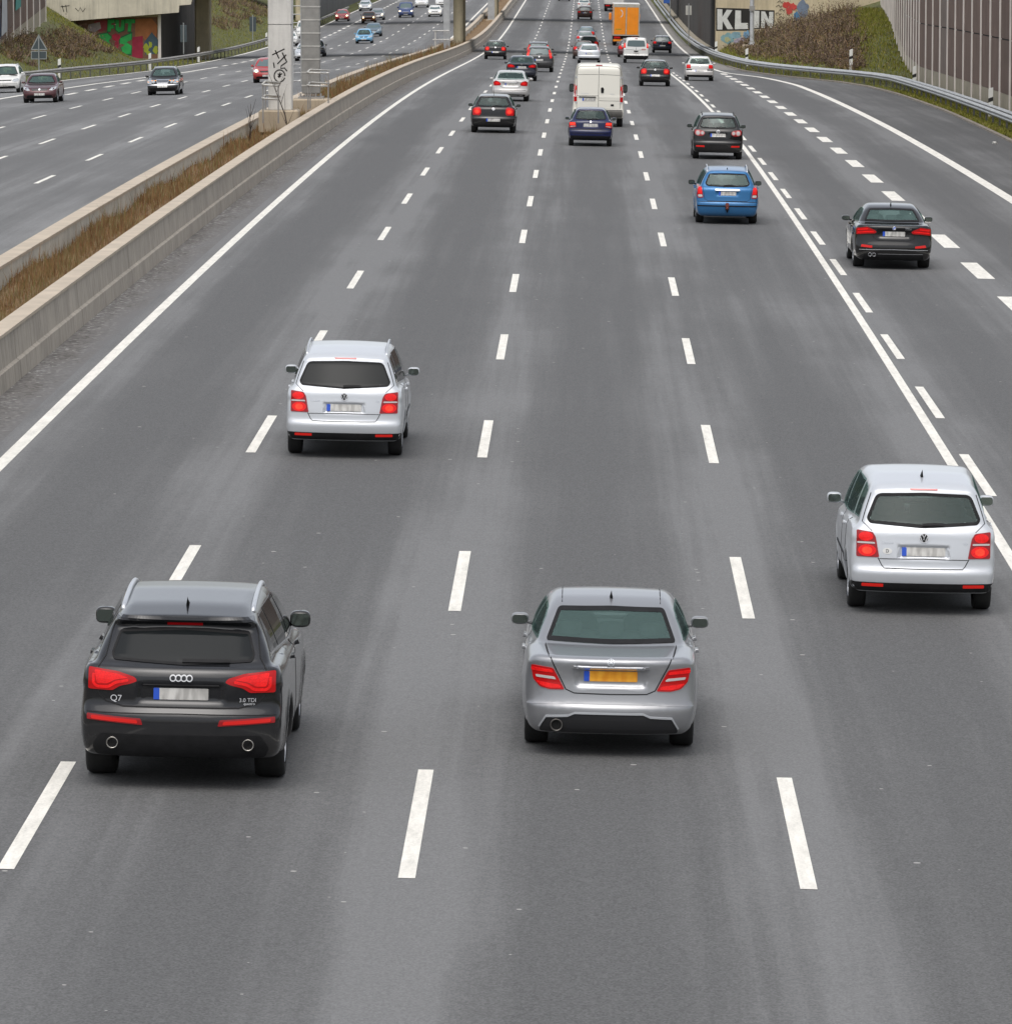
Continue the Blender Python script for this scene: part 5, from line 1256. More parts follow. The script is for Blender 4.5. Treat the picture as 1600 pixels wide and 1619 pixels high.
n = 90; Y = rng.uniform(560, 660, n); xl = RAIL_L(Y) - 4 - rng.random(n) * 8
bz = np.array([emb_l(a, b_) for a, b_ in zip(xl, Y)]); scrub('bramble_thicket', np.stack([xl, Y, bz - .1], 1), rng.uniform(.8, 1.8, n), M_TWIG)

# ---- crash barriers
M_ZINC = simple('galvanised steel', (.42, .43, .435), .5, .25, var=.18, vscale=1.5)
M_ZINCD = simple('weathered steel', (.30, .29, .275), .65, .2, var=.25, vscale=1.5)
M_POSTD = simple('rail post steel', (.13, .13, .125), .7, .2)
def guardrail(name, label, railf, surf, side, y0, y1, post_step, mat, double=True):
    """W-beam on posts; side = +1 when the traffic is on its left"""
    ys = np.concatenate([np.arange(y0, y1, 2.0)]); r = thing(name, label, 'guardrail')
    prof = [(.04, .44), (-.03, .50), (-.05, .535), (-.03, .57), (.035, .60), (-.03, .63), (-.05, .665), (-.03, .70), (.04, .75)]
    def beam(nm, dx, dzz, sc):
        v = []; k = len(prof)
        for Y in ys:
            x = float(railf(Y)); z = float(surf(x, Y))
            v += [(x + side * (p[0] + dx), Y, z + p[1] + dzz) for p in prof] + [(x + side * (p[0] + dx + .012), Y, z + p[1] + dzz) for p in prof[::-1]]
        K2 = 2 * k
        return add(nm, v, [(i * K2 + j, i * K2 + (j + 1) % K2, (i + 1) * K2 + (j + 1) % K2, (i + 1) * K2 + j) for i in range(len(ys) - 1) for j in range(K2)], mat, r)
    beam('rail_beam', 0, 0, 1)
    if double: beam('rail_beam', .46, 0, 1)
    for Y in np.arange(y0, y1, post_step)[:98]:
        x = float(railf(Y)); z = float(surf(x, Y)); mb = MB()
        mb.box(x + side * .06, x + side * .14, Y - .05, Y + .05, z - .3, z + .66)
        if double: mb.box(x + side * .14, x + side * .46, Y - .02, Y + .02, z + .52, z + .62)
        mb.build('rail_post', M_POSTD, r)
    return r
guardrail('guardrail', 'galvanised guardrail bending in along the right verge below the brambles', RAIL_R, zmain, 1, 150, 800, 4.0, M_ZINC)
guardrail('guardrail', 'dull grey guardrail on the far side of the oncoming carriageway', RAIL_L, zopp, -1, 250, 760, 5.0, M_ZINCD, False)

# ---- noise walls
M_PANEL = [simple('brown noise panel', (.165, .112, .090), .9, var=.16, vscale=.8), simple('grey noise panel', (.19, .150, .128), .9, var=.16, vscale=.8), simple('dark brown noise panel', (.14, .095, .076), .9, var=.16, vscale=.8)]
for m in M_PANEL:      # fine upright ribs
    nt = m.node_tree; wv = nt.nodes.new('ShaderNodeTexWave'); wv.inputs['Scale'].default_value = 3.2; wv.inputs['Distortion'].default_value = .1
    nt.links.new(coords(nt, (0, 1, 0)), wv.inputs['Vector']); wv.bands_direction = 'Y'; bump(nt, nt.nodes['Principled BSDF'], wv.outputs['Fac'], .03, .6)
M_POSTW = simple('pale concrete post', (.74, .69, .64), .8, var=.12, vscale=.6)
M_PLINTH = concrete('plinth concrete', (.34, .30, .225), .4)
def noise_wall(label, path, base, height, posts_n, facing, first_grey=3):
    """path (X, Y) posts; panels, plinth and posts are parts"""
    r = thing('noise_barrier', label, 'noise wall')
    for i, (a, b_) in enumerate(path):
        z0 = base(a, b_); MB().box(a - .065, a + .065, b_ - .11, b_ + .11, z0 - .6, z0 + height).build('barrier_post', M_POSTW, r)
        if i + 1 < len(path):
            c2, d2 = path[i + 1]; z1 = base(c2, d2); zl = min(z0, z1)
            def quad(nm, zb0, zb1, zt0, zt1, off, th, mat):
                ox = facing * off
                v = [(a + ox, b_ + .12, zb0), (c2 + ox, d2 - .12, zb1), (c2 + ox, d2 - .12, zt1), (a + ox, b_ + .12, zt0)]
                v += [(p[0] + facing * th, p[1], p[2]) for p in v]
                add(nm, v, [(0, 1, 2, 3), (7, 6, 5, 4), (0, 4, 5, 1), (1, 5, 6, 2), (2, 6, 7, 3), (3, 7, 4, 0)], mat, r)
            quad('plinth', z0 - .5, z1 - .5, z0 + .55, z1 + .55, .0, .07, M_PLINTH)
            pm = M_PANEL[1 if (i * 7 + first_grey) % 9 == 0 else (2 if (i * 5) % 7 == 1 else 0)]
            quad('panel_joint', z0 + 2.8, z1 + 2.8, z0 + 3.05, z1 + 3.05, .035, .02, M_SEAM)
            quad('noise_panel', z0 + .57, z1 + .57, z0 + 2.9, z1 + 2.9, .0, .06, pm)
            quad('noise_panel', z0 + 2.96, z1 + 2.96, z0 + height - .1, z1 + height - .1, .0, .06, pm)
    return r
def wall_base_r(X, Y): return emb_r(X, Y) + .0
path = [(18.35, y) for y in np.arange(140, 309, 6.0)] + [(np.interp(y, [308, 370, 450, 480], [18.35, 20.4, 23.8, 25.2]), y) for y in np.arange(314, 470, 6.0)]
noise_wall('tall brown noise wall with pale posts on the right', path, lambda X, Y: float(np.interp(Y, [200, 306, 312, 340, 370, 450, 480], [zmain(18, 200) + .5, zmain(18, 306) + .85, zmain(18, 312) + .95, emb_r(19.3, 340) + .1, emb_r(20.4, 370), emb_r(23.8, 450) - .1, emb_r(25.2, 480)])) if Y > 306 else float(zmain(18, Y)) + np.interp(Y, [200, 306], [.5, .85]), 7.0, 0, 1)
path = [(np.interp(y, [380, 432], [-40.2, -41.2]), y) for y in np.arange(374, 434, 6.0)]
noise_wall('brown noise wall with pale posts high on the left bank', path, lambda X, Y: float(np.interp(Y, [374, 388, 430], [-3.3, -2.75, -1.2])), 6.0, 0, -1, 5)
# sprayed blue and pale patches on the left noise wall
r_ = bpy.data.objects['noise_barrier.001']
def spray(name, pts, col, parent, x=None, y=None, t=.01):
    """flat paint blob on a wall: pts (u, z); on a wall facing the road give x (and a function of Y), else y"""
    m = simple('spray %d %d %d' % tuple(int(c * 100) for c in col), col, .75, var=.15, vscale=2.0)
    q = rounded(pts, .25, 3)
    v = [(p[0], y - t, p[1]) for p in q] if y is not None else [(x(p[0]), p[0], p[1]) for p in q]
    return add(name, v, [tuple(range(len(v)))], m, parent)
xw = lambda Y: float(np.interp(Y, [380, 432], [-40.2, -41.2])) + .02 + .07
spray('graffiti', K((380.5, -2.2), (386, -2.0), (386, .6), (381, .9)), (.05, .16, .42), r_, x=xw)
spray('graffiti', K((387, -1.9), (392, -1.6), (392, .9), (388, 1.2)), (.42, .43, .45), r_, x=xw)
spray('graffiti', K((399, -.4), (404, -.2), (404, 1.6), (400, 1.5)), (.05, .25, .22), r_, x=xw)
# ================================================================== bridges, walls beside the road, gantries, signs
def W(px, py, Y):
    """the point at distance Y seen along a survey line"""
    r = ray(px, py); return float(r[0] * Y), float(r[2] * Y + CAMH)
M_TAN = concrete('tan concrete', (.54, .455, .31), .45, .6)
M_TANL = concrete('pale girder concrete', (.56, .515, .41), .6, .5)
M_COLC = concrete('pillar concrete', (.62, .605, .57), .3, .8)
M_PIER = concrete('pier concrete', (.56, .49, .34), .4)
M_FOUND = concrete('foundation concrete', (.40, .33, .24), .5)
def ribbed(name, col, scale, d):
    m, nt, b = new_mat(name)
    wv = nt.nodes.new('ShaderNodeTexWave'); wv.inputs['Scale'].default_value = scale; wv.inputs['Distortion'].default_value = .15; wv.bands_direction = 'Y'
    nt.links.new(coords(nt), wv.inputs['Vector'])
    n1 = noise(nt, coords(nt, (1, .25, .08)), 1.2, 5, .6)
    c = ramp(nt, math_(nt, 'ADD', math_(nt, 'MULTIPLY', n1, .7), math_(nt, 'MULTIPLY', wv.outputs['Fac'], .3)), [(.3, tuple(x * .6 for x in col)), (.8, tuple(x * 1.35 for x in col))])
    nt.links.new(c, b.inputs['Base Color']); b.inputs['Roughness'].default_value = .9; bump(nt, b, wv.outputs['Fac'], .08, .8)
    return m
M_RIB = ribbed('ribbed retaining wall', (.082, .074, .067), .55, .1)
M_RIBL = ribbed('grey ribbed wall', (.12, .12, .12), .45, .1)

b1 = thing('overbridge', 'first road bridge, tan concrete with sprayed lettering on its abutments', 'bridge', (0, 0, 0))
gb = [(-60, -3.6), (-43.6, -3.08), (-34.75, -2.38), (-34.7, -1.78), (-33.7, -1.70), (-33.6, -1.30), (-28, .6), (5, .8), (11.25, .2), (30, -.6), (30, 2.6), (-60, 2.2)]
mb = MB(); mb.prism(gb, 480.4, 481.2); mb.build('edge_girder', M_TANL, b1)
MB().box(-60, 30, 481.2, 496, 1.3, 2.4).build('bridge_deck', M_PIER, b1)
MB().box(11.2, 27, 481.21, 484, -9.0, 1.28).build('abutment', M_TAN, b1)
MB().box(11.2, 27, 480.0, 480.39, -9.0, 1.3).build('abutment_face', M_TAN, b1)
MB().box(-48, -36.45, 482.0, 483, -9, -2.2).build('wing_wall', M_TAN, b1)
MB().raw([(-36.44, 482.02, -9), (-34.55, 507, -9), (-34.95, 507, -9), (-36.9, 482.02, -9), (-36.44, 482.02, -1.0), (-34.55, 507, -1.0), (-34.95, 507, -1.0), (-36.9, 482.02, -1.0)], [(0, 1, 5, 4), (1, 2, 6, 5), (2, 3, 7, 6), (3, 0, 4, 7)]).build('abutment', M_RIB, b1)
MB().box(-36.62, -36.38, 481.75, 481.98, -8, -2.6).build('corner_post', M_POSTW, b1)
for y in (484.5, 494.5): MB().lathe([(.42, -8), (.42, 1.29)], 'z', 24, (-10.9, y, 0)).build('bridge_pier', M_PIER, b1, True)
MB().bevbox(-34.15, -32.85, 491.5, 494.2, -8, 1.29, .12).build('bridge_pier', M_PIER, b1)
# sprayed lettering on the right abutment
def onface(pts, Y): return [W(px, py, Y) for px, py in pts]
M_SPW = simple('white spray paint', (.60, .60, .57), .7, var=.12, vscale=2.5); M_SPK = simple('black spray paint', (.02, .018, .016), .8)
LET = {'K': [(1134, 13.5), (1142, 14), (1142, 26), (1149, 14.5), (1158, 15), (1149.5, 28.5), (1159.5, 45.5), (1150, 45.5), (1142.5, 32.5), (1142, 45.8), (1134, 46)],
       'L': [(1162.5, 15.5), (1171.5, 16), (1171.5, 35.5), (1182.5, 35.5), (1182.5, 45), (1161.5, 45.5)],
       'I': [(1191, 16), (1200.5, 16.5), (1200, 43.5), (1191, 43.5)],
       'N': [(1203.5, 17), (1209.5, 17.5), (1215.5, 31), (1216, 18), (1222.5, 18), (1222, 43.5), (1215.5, 43.5), (1209.5, 30), (1209, 43.5), (1203, 43.5)]}
def flat(name, q, y, mat, parent): return add(name, [(a, y, b_) for a, b_ in q], [tuple(range(len(q)))], mat, parent)
flat('graffiti_backing', onface([(1132, 11.5), (1186, 13), (1186, 47.5), (1132, 48)], 480), 479.99, M_SPK, b1)
flat('graffiti_backing', onface([(1189.5, 14.5), (1224.5, 15.5), (1224, 45), (1189.5, 45)], 480), 479.99, M_SPK, b1)
for ch in 'KLIN': flat('graffiti_letter', onface(LET[ch], 480), 479.97, M_SPW, b1)
flat('graffiti_field', onface([(1148, 14.6), (1147, 22), (1143, 27.5), (1143, 14.2)], 480), 479.965, M_TAN, b1) if False else None
def blob(px, py, rx, ry, Y, col, parent, dy, seed, n=18, rough=.28):
    g = random.Random(seed); q = [(px + rx * math.cos(a) * (1 + g.uniform(-rough, rough)), py + ry * math.sin(a) * (1 + g.uniform(-rough, rough))) for a in np.arange(n) * 2 * math.pi / n]
    m = simple('spray %d %d %d' % tuple(int(c * 100) for c in col), col, .75, var=.2, vscale=1.5)
    return flat('graffiti_patch', onface(q, Y), Y - dy, m, parent)
for i, a in enumerate([(1152, 60, 11, 8, (.20, .34, .36)), (1163, 55, 10, 5, (.22, .36, .42)), (1170, 66, 9, 8, (.38, .33, .42)), (1181, 54, 6, 6, (.16, .32, .50)), (1150, 62, 5, 4, (.40, .40, .22)), (1243, 7, 6, 5, (.52, .05, .04)), (1253, 10, 7, 6, (.55, .06, .05)), (1248, 16, 5, 6, (.50, .06, .05)), (1259, 25, 5, 7, (.06, .22, .42)), (1270, 14, 10, 13, (.16, .20, .27))]):
    blob(*a[:4], 480, a[4], b1, .012 + .003 * i, 40 + i)
for k, (x, y) in enumerate([(1233, 3), (1231, 10), (1236, 16), (1230, 22), (1235, 28)]):
    flat('graffiti_scrawl', onface(stroke([(x - 4, y), (x, y - 3), (x + 3, y + 1), (x + 5, y - 2)], 1.1), 480), 479.95, M_SPK, b1)
# green and maroon piece on the left wing wall
GREEN, DGRN, MAR, ORA = (.035, .40, .09), (.02, .13, .05), (.32, .02, .05), (.38, .14, .05)
YL = 482.0
def lp(pts, col, dy, name='graffiti_patch'):
    m = simple('spray %d %d %d' % tuple(int(c * 100) for c in col), col, .75, var=.2, vscale=1.5); flat(name, onface(pts, YL), YL - dy, m, b1)
lp([(120, 28), (249, 26), (249, 92), (150, 92), (120, 60)], (.20, .10, .06), .010)
lp([(214, 30), (240, 28), (249, 40), (247, 58), (232, 66), (226, 58), (214, 62)], ORA, .014)
lp([(150, 32), (171, 31), (170, 45), (160, 50), (146, 44)], (.30, .05, .06), .016); lp([(140, 38), (158, 34), (160, 44), (150, 50), (138, 48)], (.36, .30, .30), .020)
lp([(209, 58), (226, 56), (226, 91), (209, 92)], MAR, .018); lp([(228, 66), (240, 50), (250, 62), (250, 84), (230, 86)], (.06, .10, .13), .020)
for k, q in enumerate([(231, 76, 4, 7), (238, 70, 3, 5), (246, 78, 4, 6), (235, 83, 3, 4)]): blob(*q, YL, (.36, .40, .04), b1, .026 + .002 * k, 70 + k)
up = [[(171, 31), (181, 30), (181, 35), (176, 36), (176, 39), (180, 39), (180, 44), (176, 44), (175, 49), (170, 49)], [(183, 31), (188, 31), (188, 42), (191, 43), (192, 31), (197, 31), (196, 47), (188, 50), (183, 46)], [(198, 30), (213, 30), (213, 36), (208, 36), (207, 49), (202, 49), (203, 36), (198, 36)]]
dn = [[(156, 54), (170, 52), (176, 58), (172, 64), (178, 72), (170, 74), (158, 62)], [(190, 60), (208, 52), (208, 62), (200, 66), (208, 72), (207, 84), (194, 86), (192, 74), (198, 70), (190, 68)]]
for q in up + dn:
    c_ = np.mean(q, 0); lp([tuple(c_ + (np.array(p) - c_) * 1.16) for p in q], DGRN, .030); lp(q, GREEN, .036)
blob(184, 58, 7, 6, YL, (.42, .02, .05), b1, .042, 9); lp([(182, 62), (188, 62), (187, 82), (181, 78)], MAR, .041)
for pts in ([(98, 7), (101, 18)], [(104, 7), (106, 19)], [(96, 10), (110, 8)], [(119, 12), (124, 17), (127, 11), (131, 18), (135, 12)]): flat('graffiti_scrawl', onface(stroke(pts, 1.0), 480.4), 480.38, M_SPK, b1)

b2 = thing('overbridge', 'second road bridge farther off, only its piers and shadow in view', 'bridge')
MB().box(-60, 30, 667, 681, -.6, .6).build('bridge_deck', M_PIER, b2)
for y in (670, 680): MB().lathe([(.5, -9), (.5, -.61)], 'z', 20, (-10.9, y, 0)).build('bridge_pier', M_PIER, b2, True)
MB().bevbox(-37.2, -35.6, 668, 670, -9, -.61, .15).build('bridge_pier', M_TAN, b2); MB().bevbox(-34.4, -33.4, 668, 671, -9, -.61, .15).build('bridge_pier', M_PIER, b2)
r = thing('retaining_wall', 'dark ribbed wall running under the bridges along the right edge', 'wall')
ys = np.arange(484.02, 1000, 6.0); v = []
for Y in ys: z = float(zmain(11, Y)); v += [(11.2, Y, z - .5), (11.2, Y, z + 4.9), (11.9, Y, z + 4.9)]
add('wall_face', v, [(3 * i + k, 3 * i + k + 1, 3 * i + k + 4, 3 * i + k + 3) for i in range(len(ys) - 1) for k in (0, 1)], M_RIB, r)
v = []
for Y in ys: z = float(zmain(11, Y)); v += [(10.72, Y, z - .3), (10.72, Y, z + .62), (11.19, Y, z + .75)]
add('wall_footing', v, [(3 * i + k, 3 * i + k + 1, 3 * i + k + 4, 3 * i + k + 3) for i in range(len(ys) - 1) for k in (0, 1)], M_PLINTH, r)
r = thing('retaining_wall', 'grey ribbed wall along the far carriageway beyond the second bridge', 'wall')
ys = np.arange(672, 1000, 6.0); v = []
for Y in ys: z = float(zopp(-33, Y)); v += [(-33.3, Y, z - .5), (-33.3, Y, z + 6), (-34.0, Y, z + 6)]
add('wall_face', v, [(3 * i + k + 1, 3 * i + k, 3 * i + k + 3, 3 * i + k + 4) for i in range(len(ys) - 1) for k in (0, 1)], M_RIBL, r)

# ---- gantry pillars in the median
g = thing('gantry_pillar', 'square pale concrete gantry pillar with black spray tags', 'pillar', (-10.86, 200.3, .1))
MB().bevbox(-.42, .42, -.40, .40, .5, 7.5, .035).build('pillar_shaft', M_COLC, g)
MB().bevbox(-.75, .66, -.75, .75, -.3, .52, .05).build('pillar_base', M_FOUND, g)
MB().box(-.425, .425, -.405, .405, 3.56, 3.575).build('pour_joint', M_SEAM, g)
def tagpx(pts, w, Y0=199.9): 
    q = [W(px, py, Y0) for px, py in pts]; return stroke([(a + 10.86, b_ - .1) for a, b_ in q], w)
S3 = lambda a, b_: (240 + a / 5.714, b_ / 5.714)
for pts in ([S3(1115, 450), S3(1150, 525)], [S3(1088, 492), S3(1200, 438)], [S3(1135, 575), S3(1215, 490)], [S3(1178, 470), S3(1222, 560)], [S3(1215, 560), S3(1170, 590), S3(1165, 615), S3(1200, 610), S3(1222, 640)], [(S3(1155, 682)[0] + 8.5 * math.cos(a), S3(1155, 682)[1] + 9.5 * math.sin(a)) for a in np.linspace(.3, 6.3, 20)], [S3(1140, 660), S3(1165, 690)], [S3(1160, 650), S3(1150, 700)], [S3(1140, 690), S3(1178, 660)], [S3(1100, 560), S3(1108, 610)]):
    q = tagpx(pts, .045); add('spray_tag', [(a, -.404, b_) for a, b_ in q], [tuple(range(len(q)))] if len(q) < 6 else [(i, i + 1, len(q) - 2 - i, len(q) - 1 - i) for i in range(len(q) // 2 - 1)], M_SPK, g)
M_TUBE = simple('white guard tube', (.50, .49, .46), .5, .2, var=.15)
def hoop(label, X0, X1, Y, za, zb, zf):
    h = thing('guard_hoop', label, 'guard rail')
    for z in (za, zb): MB().tube([(X1, Y, z + .03), (X0 + .1, Y, z + .06), (X0, Y + .08, z + .08), (X0 + .04, Y + 1.2, z + .14), (X1, Y + 1.3, z + .1)], .035, 8).build('guard_tube', M_TUBE, h, True)
    for x, y in ((X0 + .02, Y + .1), (X1, Y), (X0 + .05, Y + 1.2)): MB().tube([(x, y, zf), (x, y, za + .06)], .03, 6).build('guard_stand', M_ZINCD, h)
hoop('pale tube guard hoop at the foot of the square pillar', W(414.5, 130, 198.6)[0], W(440, 130, 198.6)[0], 198.6, 1.50, 1.02, .2)
hoop('pale tube guard frame beside the banded column', W(486, 130, 218)[0], W(519, 130, 218)[0], 218, 1.28, .78, -.1)
g = thing('gantry_column', 'grey banded gantry column with a ladder on its left', 'pillar', (-10.87, 223, -.25))
M_LATT = simple('grey column steel', (.255, .25, .235), .6, .1, var=.25, vscale=1.5)
MB().bevbox(-.36, .36, -.35, .35, .6, 8, .03).build('pillar_shaft', M_LATT, g)
MB().bevbox(-.75, .75, -.8, .8, -.3, .40, .05).build('pillar_base', M_FOUND, g)
MB().box(-.5, .5, -.5, .5, .40, .48).build('base_plate', M_ZINCD, g)
for k in range(5): MB().lathe([(.04, .48), (.04, .62)], 'z', 6, (-.4 + .2 * k, -.45, 0)).build('anchor_bolt', M_ZINCD, g)
for z in np.arange(.9, 8, .52): MB().box(-.37, .37, -.362, .362, z, z + .05).build('column_band', M_TUBE, g)
l_ = thing('ladder', 'grey access ladder with rungs on the left of the banded column', 'ladder', (-11.42, 222.8, -.25))
for x in (-.17, .17): MB().box(x - .03, x + .03, -.03, .03, 1.0, 8).build('ladder_rail', M_ZINC, l_)
for z in np.arange(1.1, 8, .33): MB().tube([(-.17, 0, z), (.17, 0, z)], .02, 6).build('ladder_rung', M_ZINC, l_)
g = thing('gantry_post', 'slim grey gantry post with crossbars, in front of the round bridge pier', 'pillar', (-10.95, 446, float(zr(446))))
MB().bevbox(-.26, .26, -.26, .26, .4, 9, .03).build('post_shaft', M_ZINC, g); MB().bevbox(-.6, .6, -.6, .6, .0, .62, .05).build('post_foot', M_FOUND, g)
for z in (1.6, 2.3): MB().tube([(-1.1, -.5, z), (.2, -.5, z)], .045, 6).build('crossbar', M_TUBE, g)
MB().box(-.95, -.85, -.5, -.4, .5, 2.3).build('crossbar_stand', M_TUBE, g)
g = thing('gantry_post', 'tall thin grey post before the abutment with the big letters', 'pillar', (13.3, 447, float(emb_r(13.3, 447))))
MB().lathe([(.30, .2), (.17, .55), (.16, 9)], 'z', 16).build('post_shaft', M_ZINC, g, True); MB().bevbox(-.75, .75, -.6, .6, -.4, .22, .05).build('post_foot', M_FOUND, g)
MB().box(-.22, .22, -.24, -.16, 2.9, 3.3).build('control_box', M_ZINCD, g)
g = thing('gantry_post', 'far grey post in the median beside the second bridge pier', 'pillar', (-10.9, 655, float(zr(655)))); MB().bevbox(-.4, .4, -.3, .3, .3, 8, .04).build('post_shaft', M_ZINC, g)
MB().bevbox(-.6, .6, -.6, .6, .0, .6, .05).build('post_foot', M_FOUND, g)

# ---- saplings in the median
M_BARK = simple('dark bark', (.055, .042, .034), .9)
def sapling(label, X, Y, pts, seed):
    g = random.Random(seed); z0 = float(zr(Y)) + .45; t = thing('bare_sapling', label, 'sapling', (X, Y, z0))
    MB().tube([(a, 0, b_) for a, b_ in pts], [.035 * (1 - .8 * i / (len(pts) - 1)) for i in range(len(pts))], 6).build('trunk', M_BARK, t, True)
    mb = MB()
    for k in range(9):
        i = g.randrange(1, len(pts) - 1); a, b_ = pts[i]; l = g.uniform(.3, .8); d = g.uniform(-.5, .5)
        mb.tube([(a, 0, b_), (a + d * l * .5, g.uniform(-.2, .2), b_ + l * .5), (a + d * l, g.uniform(-.3, .3), b_ + l)], [.012, .008, .004], 5)
    mb.build('branches', M_BARK, t)
sapling('leafless leaning sapling across the square pillar', -10.38, 197.5, [(0, 0), (-.1, .4), (-.17, .8), (-.32, 1.2), (-.48, 1.6), (-.55, 1.95)], 3)
sapling('thin leafless sapling with upright twigs left of the square pillar', -11.6, 194, [(0, 0), (.03, .4), (.02, .8), (.05, 1.3)], 5)
sapling('spindly leafless stem between the two gantry columns', -11.3, 212, [(0, 0), (.02, .6), (-.03, 1.2), (.0, 1.9)], 8)

# ---- signs
M_BACK = simple('sign back', (.075, .095, .105), .5, .3, var=.1); M_RIM2 = simple('sign rim', (.34, .36, .36), .5, .4)
z0 = float(emb_l(-35.9, 366)); t = thing('road_sign', 'back of a triangular road sign with a plate below it', 'sign', (0, 0, 0))
Ys = 366; P0 = lambda px, py: W(px, py, Ys)
a, b_, c_ = P0(48, 78.5), P0(75.5, 78.5), P0(61, 53.5)
def slab(name, pts, y, th, mat, parent): return MB().prism(pts, y, y + th).build(name, mat, parent)
tri = rounded([a, b_, c_], .10, 4); slab('sign_triangle', [tuple(p) for p in tri], Ys, .03, M_BACK, t)
ti = inset(tri, .07); n = len(tri)
add('sign_rim', [(p[0], Ys - .012, p[1]) for p in tri] + [(p[0], Ys - .012, p[1]) for p in ti], [(i, (i + 1) % n, (i + 1) % n + n, i + n) for i in range(n)], M_RIM2, t)
q = [P0(49, 80), P0(74, 80), P0(74, 93), P0(49, 93)]; q = [tuple(p) for p in rounded(q, .05, 3)]; slab('sign_plate', q, Ys, .03, M_BACK, t)
qi = inset(np.array(q), .05); n = len(q)
add('sign_rim', [(p[0], Ys - .012, p[1]) for p in q] + [(p[0], Ys - .012, p[1]) for p in qi], [(i, (i + 1) % n, (i + 1) % n + n, i + n) for i in range(n)], M_RIM2, t)
x = P0(61.5, 80)[0]; MB().tube([(x, Ys - .06, P0(0, 54)[1]), (x, Ys - .06, float(emb_l(x, Ys)) - .3)], .045, 8).build('sign_pole', M_RIM2, t)
def board(label, px0, px1, py0, py1, Y, mat, pole, polebot):
    t = thing('road_sign', label, 'sign'); p, q = W(px0, py0, Y), W(px1, py1, Y)
    MB().bevbox(p[0], q[0], Y, Y + .04, q[1], p[1], .012).build('sign_board', mat, t)
    x = W(pole, 0, Y)[0]; MB().tube([(x, Y - .05, p[1] + .2), (x, Y - .05, W(0, polebot, Y)[1])], .05, 8).build('sign_pole', M_RIM2, t)
board('dark tall sign board seen from behind, before the ribbed bridge wall', 285, 295.5, 39, 66, 472, M_BACK, 290, 84)
board('dark sign board seen from behind on the far green bank', 394.5, 405, 26, 49, 545, M_BACK, 399.5, 66)
board('small pale blank sign before the dark wall on the right', 1084, 1093.5, 8, 23, 545, simple('pale sign face', (.46, .46, .42), .6, var=.06), 1089, 72)
board('blue sign at the top edge beside the right guardrail', 1049, 1059, -6, 4.5, 650, simple('blue sign face', (.03, .10, .36), .5), 1059.5, 30)
M_DW = simple('delineator white', (.8, .8, .76), .6); M_DK = simple('delineator black', (.02, .02, .02), .6)
def delineator(label, px, X, Y, base):
    z = float(base(X, Y)); t = thing('delineator_post', label, 'marker post', (X, Y, z), 'marker posts behind the guardrails')
    MB().raw([(-.06, -.05, -.2), (.06, -.05, -.2), (0, .06, -.2), (-.06, -.05, .98), (.06, -.05, 1.05), (0, .06, 1.02)], [(0, 1, 4, 3), (1, 2, 5, 4), (2, 0, 3, 5), (3, 4, 5)]).build('post_body', M_DW, t)
    MB().raw([(-.063, -.054, .52), (.063, -.054, .58), (0, .064, .55), (-.063, -.054, .66), (.063, -.054, .72), (0, .064, .69)], [(0, 1, 4, 3), (1, 2, 5, 4), (2, 0, 3, 5)]).build('black_band', M_DK, t)
    t.scale = (1.7, 1.7, 1.25)
for lab, px, X, Y in (('white marker post nearest the right edge, before the brown noise wall', 1560, 17.75, 245.5), ('white marker post where the green bank meets the noise wall', 1442, 17.9, 305), ('white marker post below the thicket, left of two on the bend', 1343, 16.45, 347), ('white marker post under the thin post by the abutment', 1181, 11.6, 402), ('white marker post at the corner of the right abutment', 1131, 10.9, 466)):
    delineator(lab, px, X, Y, emb_r)
for lab, px, X, Y in (('white marker post right of the triangular sign', 95.5, -34.75, 371), ('white marker post below the green graffiti', 239, -32.55, 420), ('white marker post between the dark sign and the square pier', 315, -32.35, 470), ('white marker post left of the square pillar on the far bank', 422, -32.2, 568)):
    delineator(lab, px, X, Y, emb_l)
# litter on the right verge
M_LIT_ = simple('litter white', (.55, .55, .52), .7)
for lab, px, py in (('white scrap of litter in the grass under the right guardrail', 1511, 173), ('pale scrap of litter on the shoulder near the right edge', 1573, 229)):
    X, Y = ground(px, py); v, f = soft_box(0, 0, .06, .2, .14, .09, 2.4, 6); o = add('litter', [(a + random.uniform(-.03, .03), b_ + random.uniform(-.03, .03), c_ + random.uniform(-.02, .02)) for a, b_, c_ in v], f, M_LIT_, None); o.location = (X, Y, float(zmain(X, Y)) + .03); tag(o, lab, 'litter')

